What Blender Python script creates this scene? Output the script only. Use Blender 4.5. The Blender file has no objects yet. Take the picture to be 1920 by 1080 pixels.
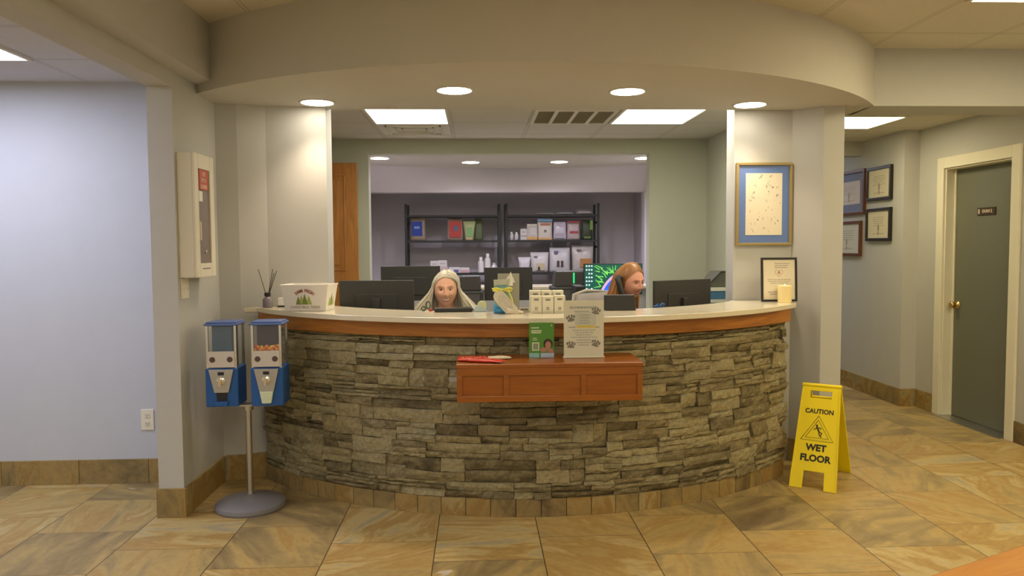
import bpy, bmesh, math, random
from mathutils import Vector, Matrix, Quaternion
random.seed(7)
S = bpy.context.scene
COL = S.collection
PI = math.pi

# ------------------------------------------------------------------ camera
cd = bpy.data.cameras.new('camera'); cam = bpy.data.objects.new('camera', cd); COL.objects.link(cam)
r_ = Vector((0.99896, -0.0451, -0.0067)); f_ = Vector((0.04494, 0.99745, -0.05538)); f_.normalize()
r_ = (r_ - f_*r_.dot(f_)).normalized(); u_ = r_.cross(f_)
m3 = Matrix((r_, u_, -f_)).transposed()
cam.matrix_world = Matrix.Translation((0, 0, 1.44)) @ m3.to_4x4()
cd.lens = 1431.1/1920*36; cd.sensor_width = 36; cd.clip_start = .05
S.camera = cam
# ------------------------------------------------------------------ colour and world
S.view_settings.view_transform = 'Standard'; S.view_settings.look = 'None'
S.view_settings.gamma = 1; S.view_settings.exposure = 1.03
S.view_settings.use_curve_mapping = False
W = bpy.data.worlds.new('world'); S.world = W; W.use_nodes = True
W.node_tree.nodes['Background'].inputs[0].default_value = (0.92, 0.82, 0.64, 1)
W.node_tree.nodes['Background'].inputs[1].default_value = 0.27
TROFFER = 5.2        # radiance of the fluorescent diffusers
DOWNLIGHT_W = 3.6   # watts of each recessed lamp

# ------------------------------------------------------------------ materials
MATS = {}
def mat(name, col, rough=.5, metal=0, noise=0, nscale=8, bump=0, bscale=60, spec=.5, trans=0, alpha=1, emit=None, estr=0, coat=0, stretch=(1,1,1), ior=1.45):
    if name in MATS: return MATS[name]
    m = bpy.data.materials.new(name); m.use_nodes = True; nt = m.node_tree; N = nt.nodes; L = nt.links
    b = N['Principled BSDF']
    b.inputs['Roughness'].default_value = rough; b.inputs['Metallic'].default_value = metal
    b.inputs['Specular IOR Level'].default_value = spec; b.inputs['Transmission Weight'].default_value = trans
    b.inputs['Alpha'].default_value = alpha; b.inputs['Coat Weight'].default_value = coat; b.inputs['IOR'].default_value = ior
    c4 = (*col, 1)
    tc = N.new('ShaderNodeTexCoord'); mp = N.new('ShaderNodeMapping'); mp.inputs['Scale'].default_value = stretch
    L.new(tc.outputs['Object'], mp.inputs[0])
    n1 = N.new('ShaderNodeTexNoise'); n1.inputs['Scale'].default_value = nscale; n1.inputs['Detail'].default_value = 4
    L.new(mp.outputs[0], n1.inputs[0])
    mx = N.new('ShaderNodeMix'); mx.data_type = 'RGBA'
    k = max(noise, .03)
    mx.inputs[6].default_value = (col[0]*(1-k), col[1]*(1-k), col[2]*(1-k), 1)
    mx.inputs[7].default_value = (min(1, col[0]*(1+k)), min(1, col[1]*(1+k)), min(1, col[2]*(1+k)), 1)
    L.new(n1.outputs['Fac'], mx.inputs[0]); L.new(mx.outputs[2], b.inputs['Base Color'])
    if bump:
        n2 = N.new('ShaderNodeTexNoise'); n2.inputs['Scale'].default_value = bscale; n2.inputs['Detail'].default_value = 3
        L.new(mp.outputs[0], n2.inputs[0]); bp = N.new('ShaderNodeBump'); bp.inputs['Strength'].default_value = bump
        bp.inputs['Distance'].default_value = .004
        L.new(n2.outputs['Fac'], bp.inputs['Height']); L.new(bp.outputs[0], b.inputs['Normal'])
    if emit: b.inputs['Emission Color'].default_value = (*emit, 1); b.inputs['Emission Strength'].default_value = estr
    MATS[name] = m; return m

def math_n(N, L, op, a, b=None, c=None):
    n = N.new('ShaderNodeMath'); n.operation = op
    for i, v in enumerate((a, b, c)):
        if v is None: continue
        if isinstance(v, (int, float)): n.inputs[i].default_value = v
        else: L.new(v, n.inputs[i])
    return n.outputs[0]

def ramp(N, L, fac, stops, interp='LINEAR'):
    r = N.new('ShaderNodeValToRGB'); e = r.color_ramp.elements; r.color_ramp.interpolation = interp
    while len(e) < len(stops): e.new(.5)
    for i, (p, c) in enumerate(stops): e[i].position = p; e[i].color = (*c, 1)
    L.new(fac, r.inputs[0]); return r.outputs[0]

SLATE = [(0, (.19, .135, .07)), (.25, (.35, .26, .115)), (.42, (.49, .35, .135)), (.56, (.42, .265, .085)), (.68, (.56, .43, .19)), (.85, (.36, .32, .22)), (1, (.64, .51, .27))]
def slate_color(N, L, vec, rnd3):
    """slab colour: bands and patches in a direction of their own on each tile"""
    sep = N.new('ShaderNodeSeparateXYZ'); L.new(rnd3, sep.inputs[0])
    off = N.new('ShaderNodeVectorMath'); off.operation = 'SCALE'; L.new(rnd3, off.inputs[0]); off.inputs['Scale'].default_value = 37.0
    add = N.new('ShaderNodeVectorMath'); add.operation = 'ADD'; L.new(vec, add.inputs[0]); L.new(off.outputs[0], add.inputs[1])
    rot = N.new('ShaderNodeVectorRotate'); rot.rotation_type = 'Z_AXIS'; L.new(add.outputs[0], rot.inputs['Vector'])
    L.new(math_n(N, L, 'MULTIPLY', sep.outputs[0], 6.28), rot.inputs['Angle'])
    mp = N.new('ShaderNodeMapping'); mp.inputs['Scale'].default_value = (1.1, 3.6, 1.5); L.new(rot.outputs[0], mp.inputs[0])
    n = N.new('ShaderNodeTexNoise'); n.inputs['Scale'].default_value = 1.7; n.inputs['Detail'].default_value = 7; n.inputs['Roughness'].default_value = .62; n.inputs['Distortion'].default_value = .8
    L.new(mp.outputs[0], n.inputs[0])
    f = math_n(N, L, 'MULTIPLY_ADD', n.outputs['Fac'], 1.35, -.33)
    f = math_n(N, L, 'ADD', f, math_n(N, L, 'MULTIPLY_ADD', sep.outputs[1], .46, -.16))
    col = ramp(N, L, f, SLATE)
    n2 = N.new('ShaderNodeTexNoise'); n2.inputs['Scale'].default_value = 2.1; n2.inputs['Detail'].default_value = 3; n2.inputs['Distortion'].default_value = 1.4
    L.new(mp.outputs[0], n2.inputs[0])
    vein = ramp(N, L, n2.outputs['Fac'], [(.0, (0, 0, 0)), (.735, (0, 0, 0)), (.765, (1, 1, 1)), (1, (1, 1, 1))])
    n3 = N.new('ShaderNodeTexNoise'); n3.inputs['Scale'].default_value = 28; n3.inputs['Detail'].default_value = 5; L.new(vec, n3.inputs[0])
    mx = N.new('ShaderNodeMix'); mx.data_type = 'RGBA'; L.new(vein, mx.inputs[0]); L.new(col, mx.inputs[6]); mx.inputs[7].default_value = (.62, .55, .42, 1)
    m2 = N.new('ShaderNodeMix'); m2.data_type = 'RGBA'; m2.blend_type = 'MULTIPLY'; m2.inputs[0].default_value = .55
    L.new(mx.outputs[2], m2.inputs[6]); L.new(ramp(N, L, n3.outputs['Fac'], [(.25, (.72, .72, .72)), (.7, (1.0, 1.0, 1.0))]), m2.inputs[7])
    return m2.outputs[2]

def floor_mat():
    m = bpy.data.materials.new('slate_floor_tile'); m.use_nodes = True; nt = m.node_tree; N = nt.nodes; L = nt.links; b = N['Principled BSDF']
    tc = N.new('ShaderNodeTexCoord'); sp = N.new('ShaderNodeSeparateXYZ'); L.new(tc.outputs['Object'], sp.inputs[0])
    w = .508
    u = math_n(N, L, 'DIVIDE', math_n(N, L, 'ADD', sp.outputs[0], 4.4215*w), w)
    cu = math_n(N, L, 'FLOOR', u); fu = math_n(N, L, 'FRACT', u)
    par = math_n(N, L, 'FLOORED_MODULO', cu, 2.0)
    # running bond: alternate columns slip by half a tile
    sh = math_n(N, L, 'MULTIPLY_ADD', par, .5, -.735)
    sh = math_n(N, L, 'ADD', sh, math_n(N, L, 'MULTIPLY_ADD', cu, -.02, .07))
    v = math_n(N, L, 'ADD', math_n(N, L, 'DIVIDE', sp.outputs[1], w), sh)
    cv = math_n(N, L, 'FLOOR', v); fv = math_n(N, L, 'FRACT', v)
    def edge(f): return math_n(N, L, 'MINIMUM', f, math_n(N, L, 'SUBTRACT', 1.0, f))
    gu = math_n(N, L, 'LESS_THAN', edge(fu), .0052); gv = math_n(N, L, 'LESS_THAN', edge(fv), .0036)
    g = math_n(N, L, 'MAXIMUM', gu, gv)
    cb = N.new('ShaderNodeCombineXYZ'); L.new(cu, cb.inputs[0]); L.new(cv, cb.inputs[1])
    wn = N.new('ShaderNodeTexWhiteNoise'); wn.noise_dimensions = '3D'; L.new(cb.outputs[0], wn.inputs['Vector'])
    col = slate_color(N, L, tc.outputs['Object'], wn.outputs['Color'])
    mx = N.new('ShaderNodeMix'); mx.data_type = 'RGBA'; L.new(g, mx.inputs[0]); L.new(col, mx.inputs[6]); mx.inputs[7].default_value = (.10, .065, .035, 1)
    L.new(mx.outputs[2], b.inputs['Base Color'])
    nb = N.new('ShaderNodeTexNoise'); nb.inputs['Scale'].default_value = 14; nb.inputs['Detail'].default_value = 6; L.new(tc.outputs['Object'], nb.inputs[0])
    h = math_n(N, L, 'SUBTRACT', math_n(N, L, 'MULTIPLY', nb.outputs['Fac'], .5), g)
    bp = N.new('ShaderNodeBump'); bp.inputs['Strength'].default_value = .35; bp.inputs['Distance'].default_value = .004; L.new(h, bp.inputs['Height']); L.new(bp.outputs[0], b.inputs['Normal'])
    L.new(math_n(N, L, 'MULTIPLY_ADD', nb.outputs['Fac'], .25, .32), b.inputs['Roughness'])
    b.inputs['Specular IOR Level'].default_value = .35
    return m

def island_mat(name, kind, rough=.6, stops=None):
    m = bpy.data.materials.new(name); m.use_nodes = True; nt = m.node_tree; N = nt.nodes; L = nt.links; b = N['Principled BSDF']
    tc = N.new('ShaderNodeTexCoord'); ge = N.new('ShaderNodeNewGeometry')
    wn = N.new('ShaderNodeTexWhiteNoise'); wn.noise_dimensions = '1D'; L.new(ge.outputs['Random Per Island'], wn.inputs['W'])
    if kind == 'slate':
        sc = N.new('ShaderNodeVectorMath'); sc.operation = 'SCALE'; sc.inputs['Scale'].default_value = 1.5; L.new(tc.outputs['Object'], sc.inputs[0])
        col = slate_color(N, L, sc.outputs[0], wn.outputs['Color'])
        mm = N.new('ShaderNodeMix'); mm.data_type = 'RGBA'; mm.blend_type = 'MULTIPLY'; mm.inputs[0].default_value = 1; L.new(col, mm.inputs[6]); mm.inputs[7].default_value = (.72, .70, .66, 1)
        L.new(mm.outputs[2], b.inputs['Base Color'])
    else:
        off = N.new('ShaderNodeVectorMath'); off.operation = 'MULTIPLY_ADD'; L.new(wn.outputs['Color'], off.inputs[0]); off.inputs[1].default_value = (21, 21, 21); L.new(tc.outputs['Object'], off.inputs[2])
        mp = N.new('ShaderNodeMapping'); mp.inputs['Scale'].default_value = (1, 1, 2.6); L.new(off.outputs[0], mp.inputs[0])
        n = N.new('ShaderNodeTexNoise'); n.inputs['Scale'].default_value = 9; n.inputs['Detail'].default_value = 8; n.inputs['Roughness'].default_value = .65; L.new(mp.outputs[0], n.inputs[0])
        f = math_n(N, L, 'MULTIPLY_ADD', wn.outputs['Value'], .5, math_n(N, L, 'MULTIPLY_ADD', n.outputs['Fac'], 1.0, -.27))
        col = ramp(N, L, f, stops)
        n2 = N.new('ShaderNodeTexNoise'); n2.inputs['Scale'].default_value = 60; n2.inputs['Detail'].default_value = 5; L.new(tc.outputs['Object'], n2.inputs[0])
        mm = N.new('ShaderNodeMix'); mm.data_type = 'RGBA'; mm.blend_type = 'MULTIPLY'; mm.inputs[0].default_value = .7; L.new(col, mm.inputs[6])
        L.new(ramp(N, L, n2.outputs['Fac'], [(.3, (.55, .55, .55)), (.65, (1, 1, 1))]), mm.inputs[7]); L.new(mm.outputs[2], b.inputs['Base Color'])
    nb = N.new('ShaderNodeTexNoise'); nb.inputs['Scale'].default_value = 35; nb.inputs['Detail'].default_value = 7; L.new(tc.outputs['Object'], nb.inputs[0])
    bp = N.new('ShaderNodeBump'); bp.inputs['Strength'].default_value = .6; bp.inputs['Distance'].default_value = .006; L.new(nb.outputs['Fac'], bp.inputs['Height']); L.new(bp.outputs[0], b.inputs['Normal'])
    b.inputs['Roughness'].default_value = rough; b.inputs['Specular IOR Level'].default_value = .3
    return m

def wood(name, dark, light, axis=0, polar=None, rough=.32, scale=1.0, coat=.25):
    m = bpy.data.materials.new(name); m.use_nodes = True; nt = m.node_tree; N = nt.nodes; L = nt.links; b = N['Principled BSDF']
    tc = N.new('ShaderNodeTexCoord'); vec = tc.outputs['Object']
    if polar:
        sp = N.new('ShaderNodeSeparateXYZ'); L.new(vec, sp.inputs[0])
        a = math_n(N, L, 'ARCTAN2', sp.outputs[0], math_n(N, L, 'MULTIPLY', sp.outputs[1], -1.0))
        cb = N.new('ShaderNodeCombineXYZ'); L.new(math_n(N, L, 'MULTIPLY', a, polar), cb.inputs[0]); L.new(sp.outputs[2], cb.inputs[2]); vec = cb.outputs[0]
    sc = [1.6, 16, 16] if axis == 0 else ([16, 1.6, 16] if axis == 1 else [16, 16, 1.6])
    mp = N.new('ShaderNodeMapping'); mp.inputs['Scale'].default_value = [s*scale for s in sc]; L.new(vec, mp.inputs[0])
    n = N.new('ShaderNodeTexNoise'); n.inputs['Scale'].default_value = 1.6; n.inputs['Detail'].default_value = 8; n.inputs['Roughness'].default_value = .6; n.inputs['Distortion'].default_value = 1.1; L.new(mp.outputs[0], n.inputs[0])
    mp2 = N.new('ShaderNodeMapping'); mp2.inputs['Scale'].default_value = [s*scale*(5 if s > 2 else 1) for s in sc]; L.new(vec, mp2.inputs[0])
    n2 = N.new('ShaderNodeTexNoise'); n2.inputs['Scale'].default_value = 3; n2.inputs['Detail'].default_value = 4; L.new(mp2.outputs[0], n2.inputs[0])
    f = math_n(N, L, 'MULTIPLY_ADD', n2.outputs['Fac'], .35, math_n(N, L, 'MULTIPLY', n.outputs['Fac'], .75))
    mid = [(a+c)/2 for a, c in zip(dark, light)]
    L.new(ramp(N, L, f, [(.35, dark), (.52, mid), (.72, light)]), b.inputs['Base Color'])
    b.inputs['Roughness'].default_value = rough; b.inputs['Coat Weight'].default_value = coat; b.inputs['Coat Roughness'].default_value = .15
    return m

def ceil_mat(name, x0, y0, t=.61, col=(.66, .62, .52)):
    m = bpy.data.materials.new(name); m.use_nodes = True; nt = m.node_tree; N = nt.nodes; L = nt.links; b = N['Principled BSDF']
    tc = N.new('ShaderNodeTexCoord'); sp = N.new('ShaderNodeSeparateXYZ'); L.new(tc.outputs['Object'], sp.inputs[0])
    gs = []; hs = []
    for o, z in ((sp.outputs[0], x0), (sp.outputs[1], y0)):
        f = math_n(N, L, 'FRACT', math_n(N, L, 'DIVIDE', math_n(N, L, 'SUBTRACT', o, z), t))
        e = math_n(N, L, 'MINIMUM', f, math_n(N, L, 'SUBTRACT', 1.0, f))
        gs.append(math_n(N, L, 'LESS_THAN', e, .018)); hs.append(math_n(N, L, 'MULTIPLY', math_n(N, L, 'LESS_THAN', e, .024), math_n(N, L, 'GREATER_THAN', e, .016)))
    g = math_n(N, L, 'MAXIMUM', *gs); h = math_n(N, L, 'MAXIMUM', *hs)
    n = N.new('ShaderNodeTexNoise'); n.inputs['Scale'].default_value = 90; n.inputs['Detail'].default_value = 4; L.new(tc.outputs['Object'], n.inputs[0])
    c0 = ramp(N, L, n.outputs['Fac'], [(.3, tuple(c*.93 for c in col)), (.6, col)])
    mx = N.new('ShaderNodeMix'); mx.data_type = 'RGBA'; L.new(g, mx.inputs[0]); L.new(c0, mx.inputs[6]); mx.inputs[7].default_value = (*[c*.93 for c in col], 1)
    m2 = N.new('ShaderNodeMix'); m2.data_type = 'RGBA'; L.new(h, m2.inputs[0]); L.new(mx.outputs[2], m2.inputs[6]); m2.inputs[7].default_value = (*[c*.62 for c in col], 1)
    L.new(m2.outputs[2], b.inputs['Base Color']); b.inputs['Roughness'].default_value = .9
    bp = N.new('ShaderNodeBump'); bp.inputs['Strength'].default_value = .3; bp.inputs['Distance'].default_value = .003; L.new(n.outputs['Fac'], bp.inputs['Height']); L.new(bp.outputs[0], b.inputs['Normal'])
    return m

PAINT = (.50, .495, .465)
M_wall = mat('wall_paint', PAINT, .75, noise=.03, bump=.15, bscale=220)
M_wall_cool_light = mat('cool_light_wall_tint', (.52, .54, .60), .75, noise=.03, bump=.15, bscale=220)  # same grey paint, with the left room's cool light put into its colour
M_wall_sage_light = mat('sage_light_wall_tint', (.46, .47, .36), .75, noise=.03, bump=.15, bscale=220)  # the grey wall paint tinted for the yellow-green light in the office
M_wall_lav_light = mat('lavender_light_wall_tint', (.54, .51, .545), .75, noise=.03, bump=.15, bscale=220)  # grey paint again, lavender light of the rooms beyond mixed into the colour
M_white = mat('white_plastic', (.78, .77, .72), .4)
M_trim = mat('cream_trim_paint', (.74, .70, .56), .45, bump=.05, bscale=100)
M_paper = mat('white_paper', (.80, .78, .70), .8)
M_black = mat('black_plastic', (.018, .018, .018), .42, bump=.1, bscale=300)
M_dark = mat('dark_grey_plastic', (.035, .034, .030), .5, bump=.1, bscale=300)
M_chrome = mat('chrome', (.75, .73, .70), .18, 1)
M_steel = mat('brushed_steel', (.50, .48, .44), .38, 1, noise=.1, nscale=60)
M_brass = mat('brass', (.70, .48, .18), .25, 1)
M_ink = mat('grey_ink', (.22, .21, .20), .8)
M_blackink = mat('black_ink', (.03, .03, .025), .8)
M_slate = island_mat('slate_base_tile', 'slate')
STONE = [(0, (.045, .035, .018)), (.22, (.15, .12, .06)), (.42, (.255, .21, .11)), (.6, (.36, .30, .155)), (.75, (.32, .285, .17)), (.9, (.50, .44, .25)), (1, (.56, .50, .31))]
M_stone = island_mat('ledger_stone', 'stone', .75, STONE)
M_mortar = mat('dark_mortar', (.030, .025, .018), .95, noise=.3, nscale=20)
M_oak = wood('oak_band', (.20, .062, .006), (.46, .180, .022), polar=2.2, coat=0, rough=.4)
M_cherry = wood('cherry_wood', (.24, .062, .003), (.35, .105, .005), coat=.1, rough=.3)
M_door = wood('varnished_oak_door', (.30, .115, .022), (.50, .22, .05), axis=2)
M_bench = wood('orange_wood', (.50, .19, .03), (.66, .30, .06))
M_quartz = mat('cream_countertop', (.74, .67, .50), .16, noise=.06, nscale=60, coat=.3)
M_glass = mat('clear_glass', (.95, .97, .97), .03, trans=1, ior=1.3)
M_skin1 = mat('skin_fair', (.74, .42, .29), .5, noise=.05, nscale=20)
M_skin2 = mat('skin_pink', (.74, .36, .25), .5, noise=.06, nscale=20)
M_lip = mat('lips', (.60, .24, .18), .4)
M_teeth = mat('teeth', (.85, .80, .70), .3)
M_eye = mat('eye_white', (.75, .72, .68), .2)
M_iris = mat('iris', (.06, .05, .04), .2)

# ------------------------------------------------------------------ mesh builder
class MB:
    def __init__(s): s.v = []; s.f = []; s.m = []; s.mi = 0
    def add(s, vs, fs, M=None):
        o = len(s.v)
        s.v += [tuple(M @ Vector(p)) if M else tuple(p) for p in vs]
        s.f += [tuple(i+o for i in f) for f in fs]; s.m += [s.mi]*len(fs); return s
    def box(s, x0, x1, y0, y1, z0, z1, M=None):
        vs = [(x0,y0,z0),(x1,y0,z0),(x1,y1,z0),(x0,y1,z0),(x0,y0,z1),(x1,y0,z1),(x1,y1,z1),(x0,y1,z1)]
        return s.add(vs, [(0,3,2,1),(4,5,6,7),(0,1,5,4),(1,2,6,5),(2,3,7,6),(3,0,4,7)], M)
    def prism(s, pts, z0, z1, M=None):
        """closed plan outline (counter-clockwise) extruded in z"""
        n = len(pts); vs = [(x, y, z0) for x, y in pts] + [(x, y, z1) for x, y in pts]
        fs = [tuple(range(n-1, -1, -1)), tuple(range(n, 2*n))] + [(i, (i+1) % n, n+(i+1) % n, n+i) for i in range(n)]
        return s.add(vs, fs, M)
    def xz(s, pts, y0, y1, M=None):
        """outline in x,z (counter-clockwise seen from -y) extruded from y0 (front) to y1"""
        n = len(pts); vs = [(x, y0, z) for x, z in pts] + [(x, y1, z) for x, z in pts]
        fs = [tuple(range(n)), tuple(range(2*n-1, n-1, -1))] + [(i, n+i, n+(i+1) % n, (i+1) % n) for i in range(n)]
        return s.add(vs, fs, M)
    def tube(s, path, rad, n=10, cap=True, M=None):
        path = [Vector(p) for p in path]
        if isinstance(rad, (int, float)): rad = [rad]*len(path)
        vs = []; prev = None
        for i, p in enumerate(path):
            t = (path[min(i+1, len(path)-1)] - path[max(i-1, 0)])
            if t.length < 1e-9: t = Vector((0, 0, 1))
            t.normalize()
            if prev is None:
                a = Vector((1, 0, 0)) if abs(t.x) < .9 else Vector((0, 1, 0)); u = t.cross(a).normalized()
            else:
                u = (prev - t*prev.dot(t)); u = u.normalized() if u.length > 1e-6 else t.orthogonal().normalized()
            prev = u; w = t.cross(u)
            for k in range(n):
                a = 2*PI*k/n; vs.append(p + (u*math.cos(a) + w*math.sin(a))*rad[i])
        fs = []
        for i in range(len(path)-1):
            for k in range(n): fs.append((i*n+k, i*n+(k+1) % n, (i+1)*n+(k+1) % n, (i+1)*n+k))
        if cap: fs += [tuple(range(n-1, -1, -1)), tuple(range((len(path)-1)*n, len(path)*n))]
        return s.add(vs, fs, M)
    def cyl(s, p0, p1, r0, r1=None, n=24, M=None): return s.tube([p0, p1], [r0, r0 if r1 is None else r1], n, True, M)
    def lathe(s, prof, c=(0, 0, 0), n=32, M=None):
        vs = []; fs = []
        for r, z in prof:
            for k in range(n): a = 2*PI*k/n; vs.append((c[0]+r*math.cos(a), c[1]+r*math.sin(a), c[2]+z))
        for i in range(len(prof)-1):
            for k in range(n): fs.append((i*n+k, i*n+(k+1) % n, (i+1)*n+(k+1) % n, (i+1)*n+k))
        fs += [tuple(range(n-1, -1, -1)), tuple(range((len(prof)-1)*n, len(prof)*n))]
        return s.add(vs, fs, M)
    def ball(s, c, r, n=16, M=None):
        if isinstance(r, (int, float)): r = (r, r, r)
        vs = []; fs = []; h = n//2
        for i in range(1, h):
            t = PI*i/h
            for k in range(n): a = 2*PI*k/n; vs.append((c[0]+r[0]*math.sin(t)*math.cos(a), c[1]+r[1]*math.sin(t)*math.sin(a), c[2]+r[2]*math.cos(t)))
        top = len(vs); vs += [(c[0], c[1], c[2]+r[2]), (c[0], c[1], c[2]-r[2])]
        for i in range(h-2):
            for k in range(n): fs.append((i*n+k, (i+1)*n+k, (i+1)*n+(k+1) % n, i*n+(k+1) % n))
        for k in range(n): fs.append((top, k, (k+1) % n)); fs.append((top+1, (h-2)*n+(k+1) % n, (h-2)*n+k))
        return s.add(vs, fs, M)
    def build(s, name, mats, parent=None, smooth=False, bevel=0, label=None, cat=None, group=None, kind=None, loc=(0, 0, 0), rz=0):
        me = bpy.data.meshes.new(name); me.from_pydata(s.v, [], s.f); me.update()
        mats = mats if isinstance(mats, (list, tuple)) else [mats]
        for m in mats: me.materials.append(m)
        me.polygons.foreach_set('material_index', s.m)
        if smooth: me.polygons.foreach_set('use_smooth', [True]*len(me.polygons))
        o = bpy.data.objects.new(name, me); COL.objects.link(o); o.parent = parent
        o.location = loc; o.rotation_euler = (0, 0, rz)
        if smooth == 'auto':
            bm = bmesh.new(); bm.from_mesh(me)
            for e in bm.edges: e.smooth = not (len(e.link_faces) == 2 and e.calc_face_angle(0) > .6)
            bm.to_mesh(me); bm.free()
        if bevel:
            b = o.modifiers.new('bevel', 'BEVEL'); b.width = bevel; b.segments = 2; b.limit_method = 'ANGLE'; b.angle_limit = .7
        tag(o, label, cat, group, kind); return o

def tag(o, label=None, cat=None, group=None, kind=None):
    if label: o['label'] = label
    if cat: o['category'] = cat
    if group: o['group'] = group
    if kind: o['kind'] = kind
    return o
def thing(name, label, cat, loc=(0, 0, 0), rz=0, group=None):
    o = bpy.data.objects.new(name, None); COL.objects.link(o); o.location = loc; o.rotation_euler = (0, 0, rz); o.empty_display_size = .1
    return tag(o, label, cat, group)
def struct(name, mb, mats, **k):
    return mb.build(name, mats, kind='structure', **k)
def copy_tree(o, parent=None):
    c = o.copy(); COL.objects.link(c)
    if parent: c.parent = parent
    for ch in list(o.children): copy_tree(ch, c)
    return c
def text(name, body, size, m, parent, M, align='CENTER', ext=.0006, bold=0, sx=1.0, space=1.0):
    """lettering laid in the x,z plane of M, facing -y"""
    cu = bpy.data.curves.new(name, 'FONT'); cu.body = body; cu.size = size; cu.align_x = align; cu.align_y = 'CENTER'; cu.extrude = ext; cu.offset = bold; cu.space_character = space
    cu.resolution_u = 3
    t = bpy.data.objects.new(name, cu); COL.objects.link(t); bpy.context.view_layer.update()
    me = bpy.data.meshes.new_from_object(t.evaluated_get(bpy.context.evaluated_depsgraph_get())); bpy.data.objects.remove(t)
    me.transform(M @ Matrix.Rotation(PI/2, 4, 'X') @ Matrix.Diagonal((sx, 1, 1, 1)))
    me.materials.clear(); me.materials.append(m)
    o = bpy.data.objects.new(name, me); COL.objects.link(o); o.parent = parent; return o
T = Matrix.Translation
def RX(a): return Matrix.Rotation(a, 4, 'X')
def RY(a): return Matrix.Rotation(a, 4, 'Y')
def RZ(a): return Matrix.Rotation(a, 4, 'Z')

def arc(c, R, a0, a1, n):
    """points on a circle, angle measured from the -y direction towards +x"""
    return [(c[0]+R*math.sin(math.radians(a0+(a1-a0)*i/n)), c[1]-R*math.cos(math.radians(a0+(a1-a0)*i/n))) for i in range(n+1)]

# ================================================================== ROOM SHELL
CZ = 2.67; SO = 2.31
struct('floor', MB().box(-6, 5.2, -3.2, 10.5, -.1, 0), floor_mat())
struct('ceiling', MB().box(-1.71, 4.0, -3.2, 4.95, CZ, CZ+.08), ceil_mat('acoustic_tile_lobby', 2.475, 4.44))
struct('ceiling', MB().box(-6, -1.71, -3.2, 4.85, 2.43, 2.75), ceil_mat('acoustic_tile_left', -2.31, 4.16, col=(.60, .60, .64)))
struct('ceiling', MB().box(-2.2, 2.22, 4.95, 7.0, 2.40, 2.66), ceil_mat('acoustic_tile_office', .414, 6.02, col=(.60, .58, .52)))
struct('ceiling', MB().box(2.22, 4.0, 5.10, 10.4, 2.42, 2.66), ceil_mat('acoustic_tile_hall', 2.72, 5.79))
# walls on the left
struct('wall_left', MB().box(-6, -1.70, 4.72, 4.86, 0, 2.43), M_wall_cool_light)
struct('wall_pier', MB().box(-1.711, -1.579, 4.095, 4.74, 0, 2.28), M_wall)
LW = [(-1.60, 4.735), (-1.455, 4.755), (-1.30, 4.82), (-.94, 4.87), (-.93, 5.00), (-1.60, 5.00)]
struct('wall_front_left', MB().prism(LW, 0, 2.40), M_wall)
RW = [(1.68, 4.95), (2.065, 4.95), (2.20, 4.79), (2.335, 4.79), (2.335, 5.10), (1.68, 5.10)]
struct('wall_front_right', MB().prism(RW, 0, 2.40), M_wall)
struct('wall_office_right', MB().box(2.10, 2.335, 5.10, 10.4, 0, 2.42), M_wall_sage_light)
struct('wall_office_left', MB().box(-2.25, -2.12, 4.86, 7.0, 0, 2.42), M_wall_sage_light)
bw = MB()
for a in ((-2.12, -.968, 0, 2.42), (1.572, 2.10, 0, 2.42), (-.968, 1.572, 2.27, 2.42)): bw.box(a[0], a[1], 6.93, 7.06, a[2], a[3])
struct('wall_back', bw, M_wall_sage_light)
# soffit over the counter and the beams
CS = (.33, 6.33)
a0 = -math.degrees(math.asin(1.91/2.68)); a1 = math.degrees(math.asin(2.19/2.68))
out = arc(CS, 2.68, a0, a1, 72)
struct('trim_soffit', MB().prism(out + [(2.54, 5.14), (2.10, 5.14), (2.10, 4.94), (-1.60, 4.94)], SO, CZ), mat('soffit_paint', (.53, .51, .45), .75, noise=.02), smooth=False)
struct('trim_beam_right', MB().box(2.515, 4.0, 4.79, 5.12, SO, CZ), M_wall)
struct('trim_beam_left', MB().box(-1.711, -1.579, -3.2, 4.74, 2.28, CZ), M_wall)
struct('trim_bulkhead', MB().box(-1.579, -1.46, -3.2, 4.54, 2.36, CZ), M_wall)
# right side: door wall, jog, hall wall
dw = MB()
for a in ((-3.2, 5.36, 0, CZ), (6.16, 6.53, 0, CZ), (5.36, 6.16, 2.05, CZ)): dw.box(3.86, 4.0, a[0], a[1], a[2], a[3])
struct('wall_right', dw, M_wall)
struct('wall_hall', MB().box(3.72, 4.0, 6.53, 10.4, 0, 2.42), M_wall)
struct('wall_hall_end', MB().box(2.335, 3.72, 10.3, 10.4, 0, 2.42), M_wall_lav_light)
struct('trim_hall_header', MB().box(2.335, 3.72, 7.28, 7.40, 2.285, 2.42), M_wall)
# alcove behind the office: curved fascia, side walls, back wall
al = MB(); n = 64; vs = []; fs = []
for i in range(n+1):
    x = -1.22+3.14*i/n; y = 8.37 - .27*((x-.35)/1.57)**2*1.75
    vs += [(x, y, 2.28), (x, 8.33, 2.02), (x, 8.48, 2.02), (x, 8.48, 2.28)]
for i in range(n):
    for k in range(4): fs.append((i*4+k, i*4+(k+1) % 4, i*4+4+(k+1) % 4, i*4+4+k))
fs += [(0, 3, 2, 1), (n*4, n*4+1, n*4+2, n*4+3)]
al.add(vs, fs); al.box(-1.30, -1.16, 8.33, 8.48, 0, 2.02); al.box(1.835, 2.10, 8.33, 8.48, 0, 2.02); al.box(1.835, 2.10, 7.06, 8.48, 2.02, 2.28)
struct('wall_alcove', al, M_wall_lav_light, smooth='auto')
struct('wall_shelf_back', MB().box(-1.6, 2.10, 9.30, 9.40, 0, 2.42), M_wall_lav_light)
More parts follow.
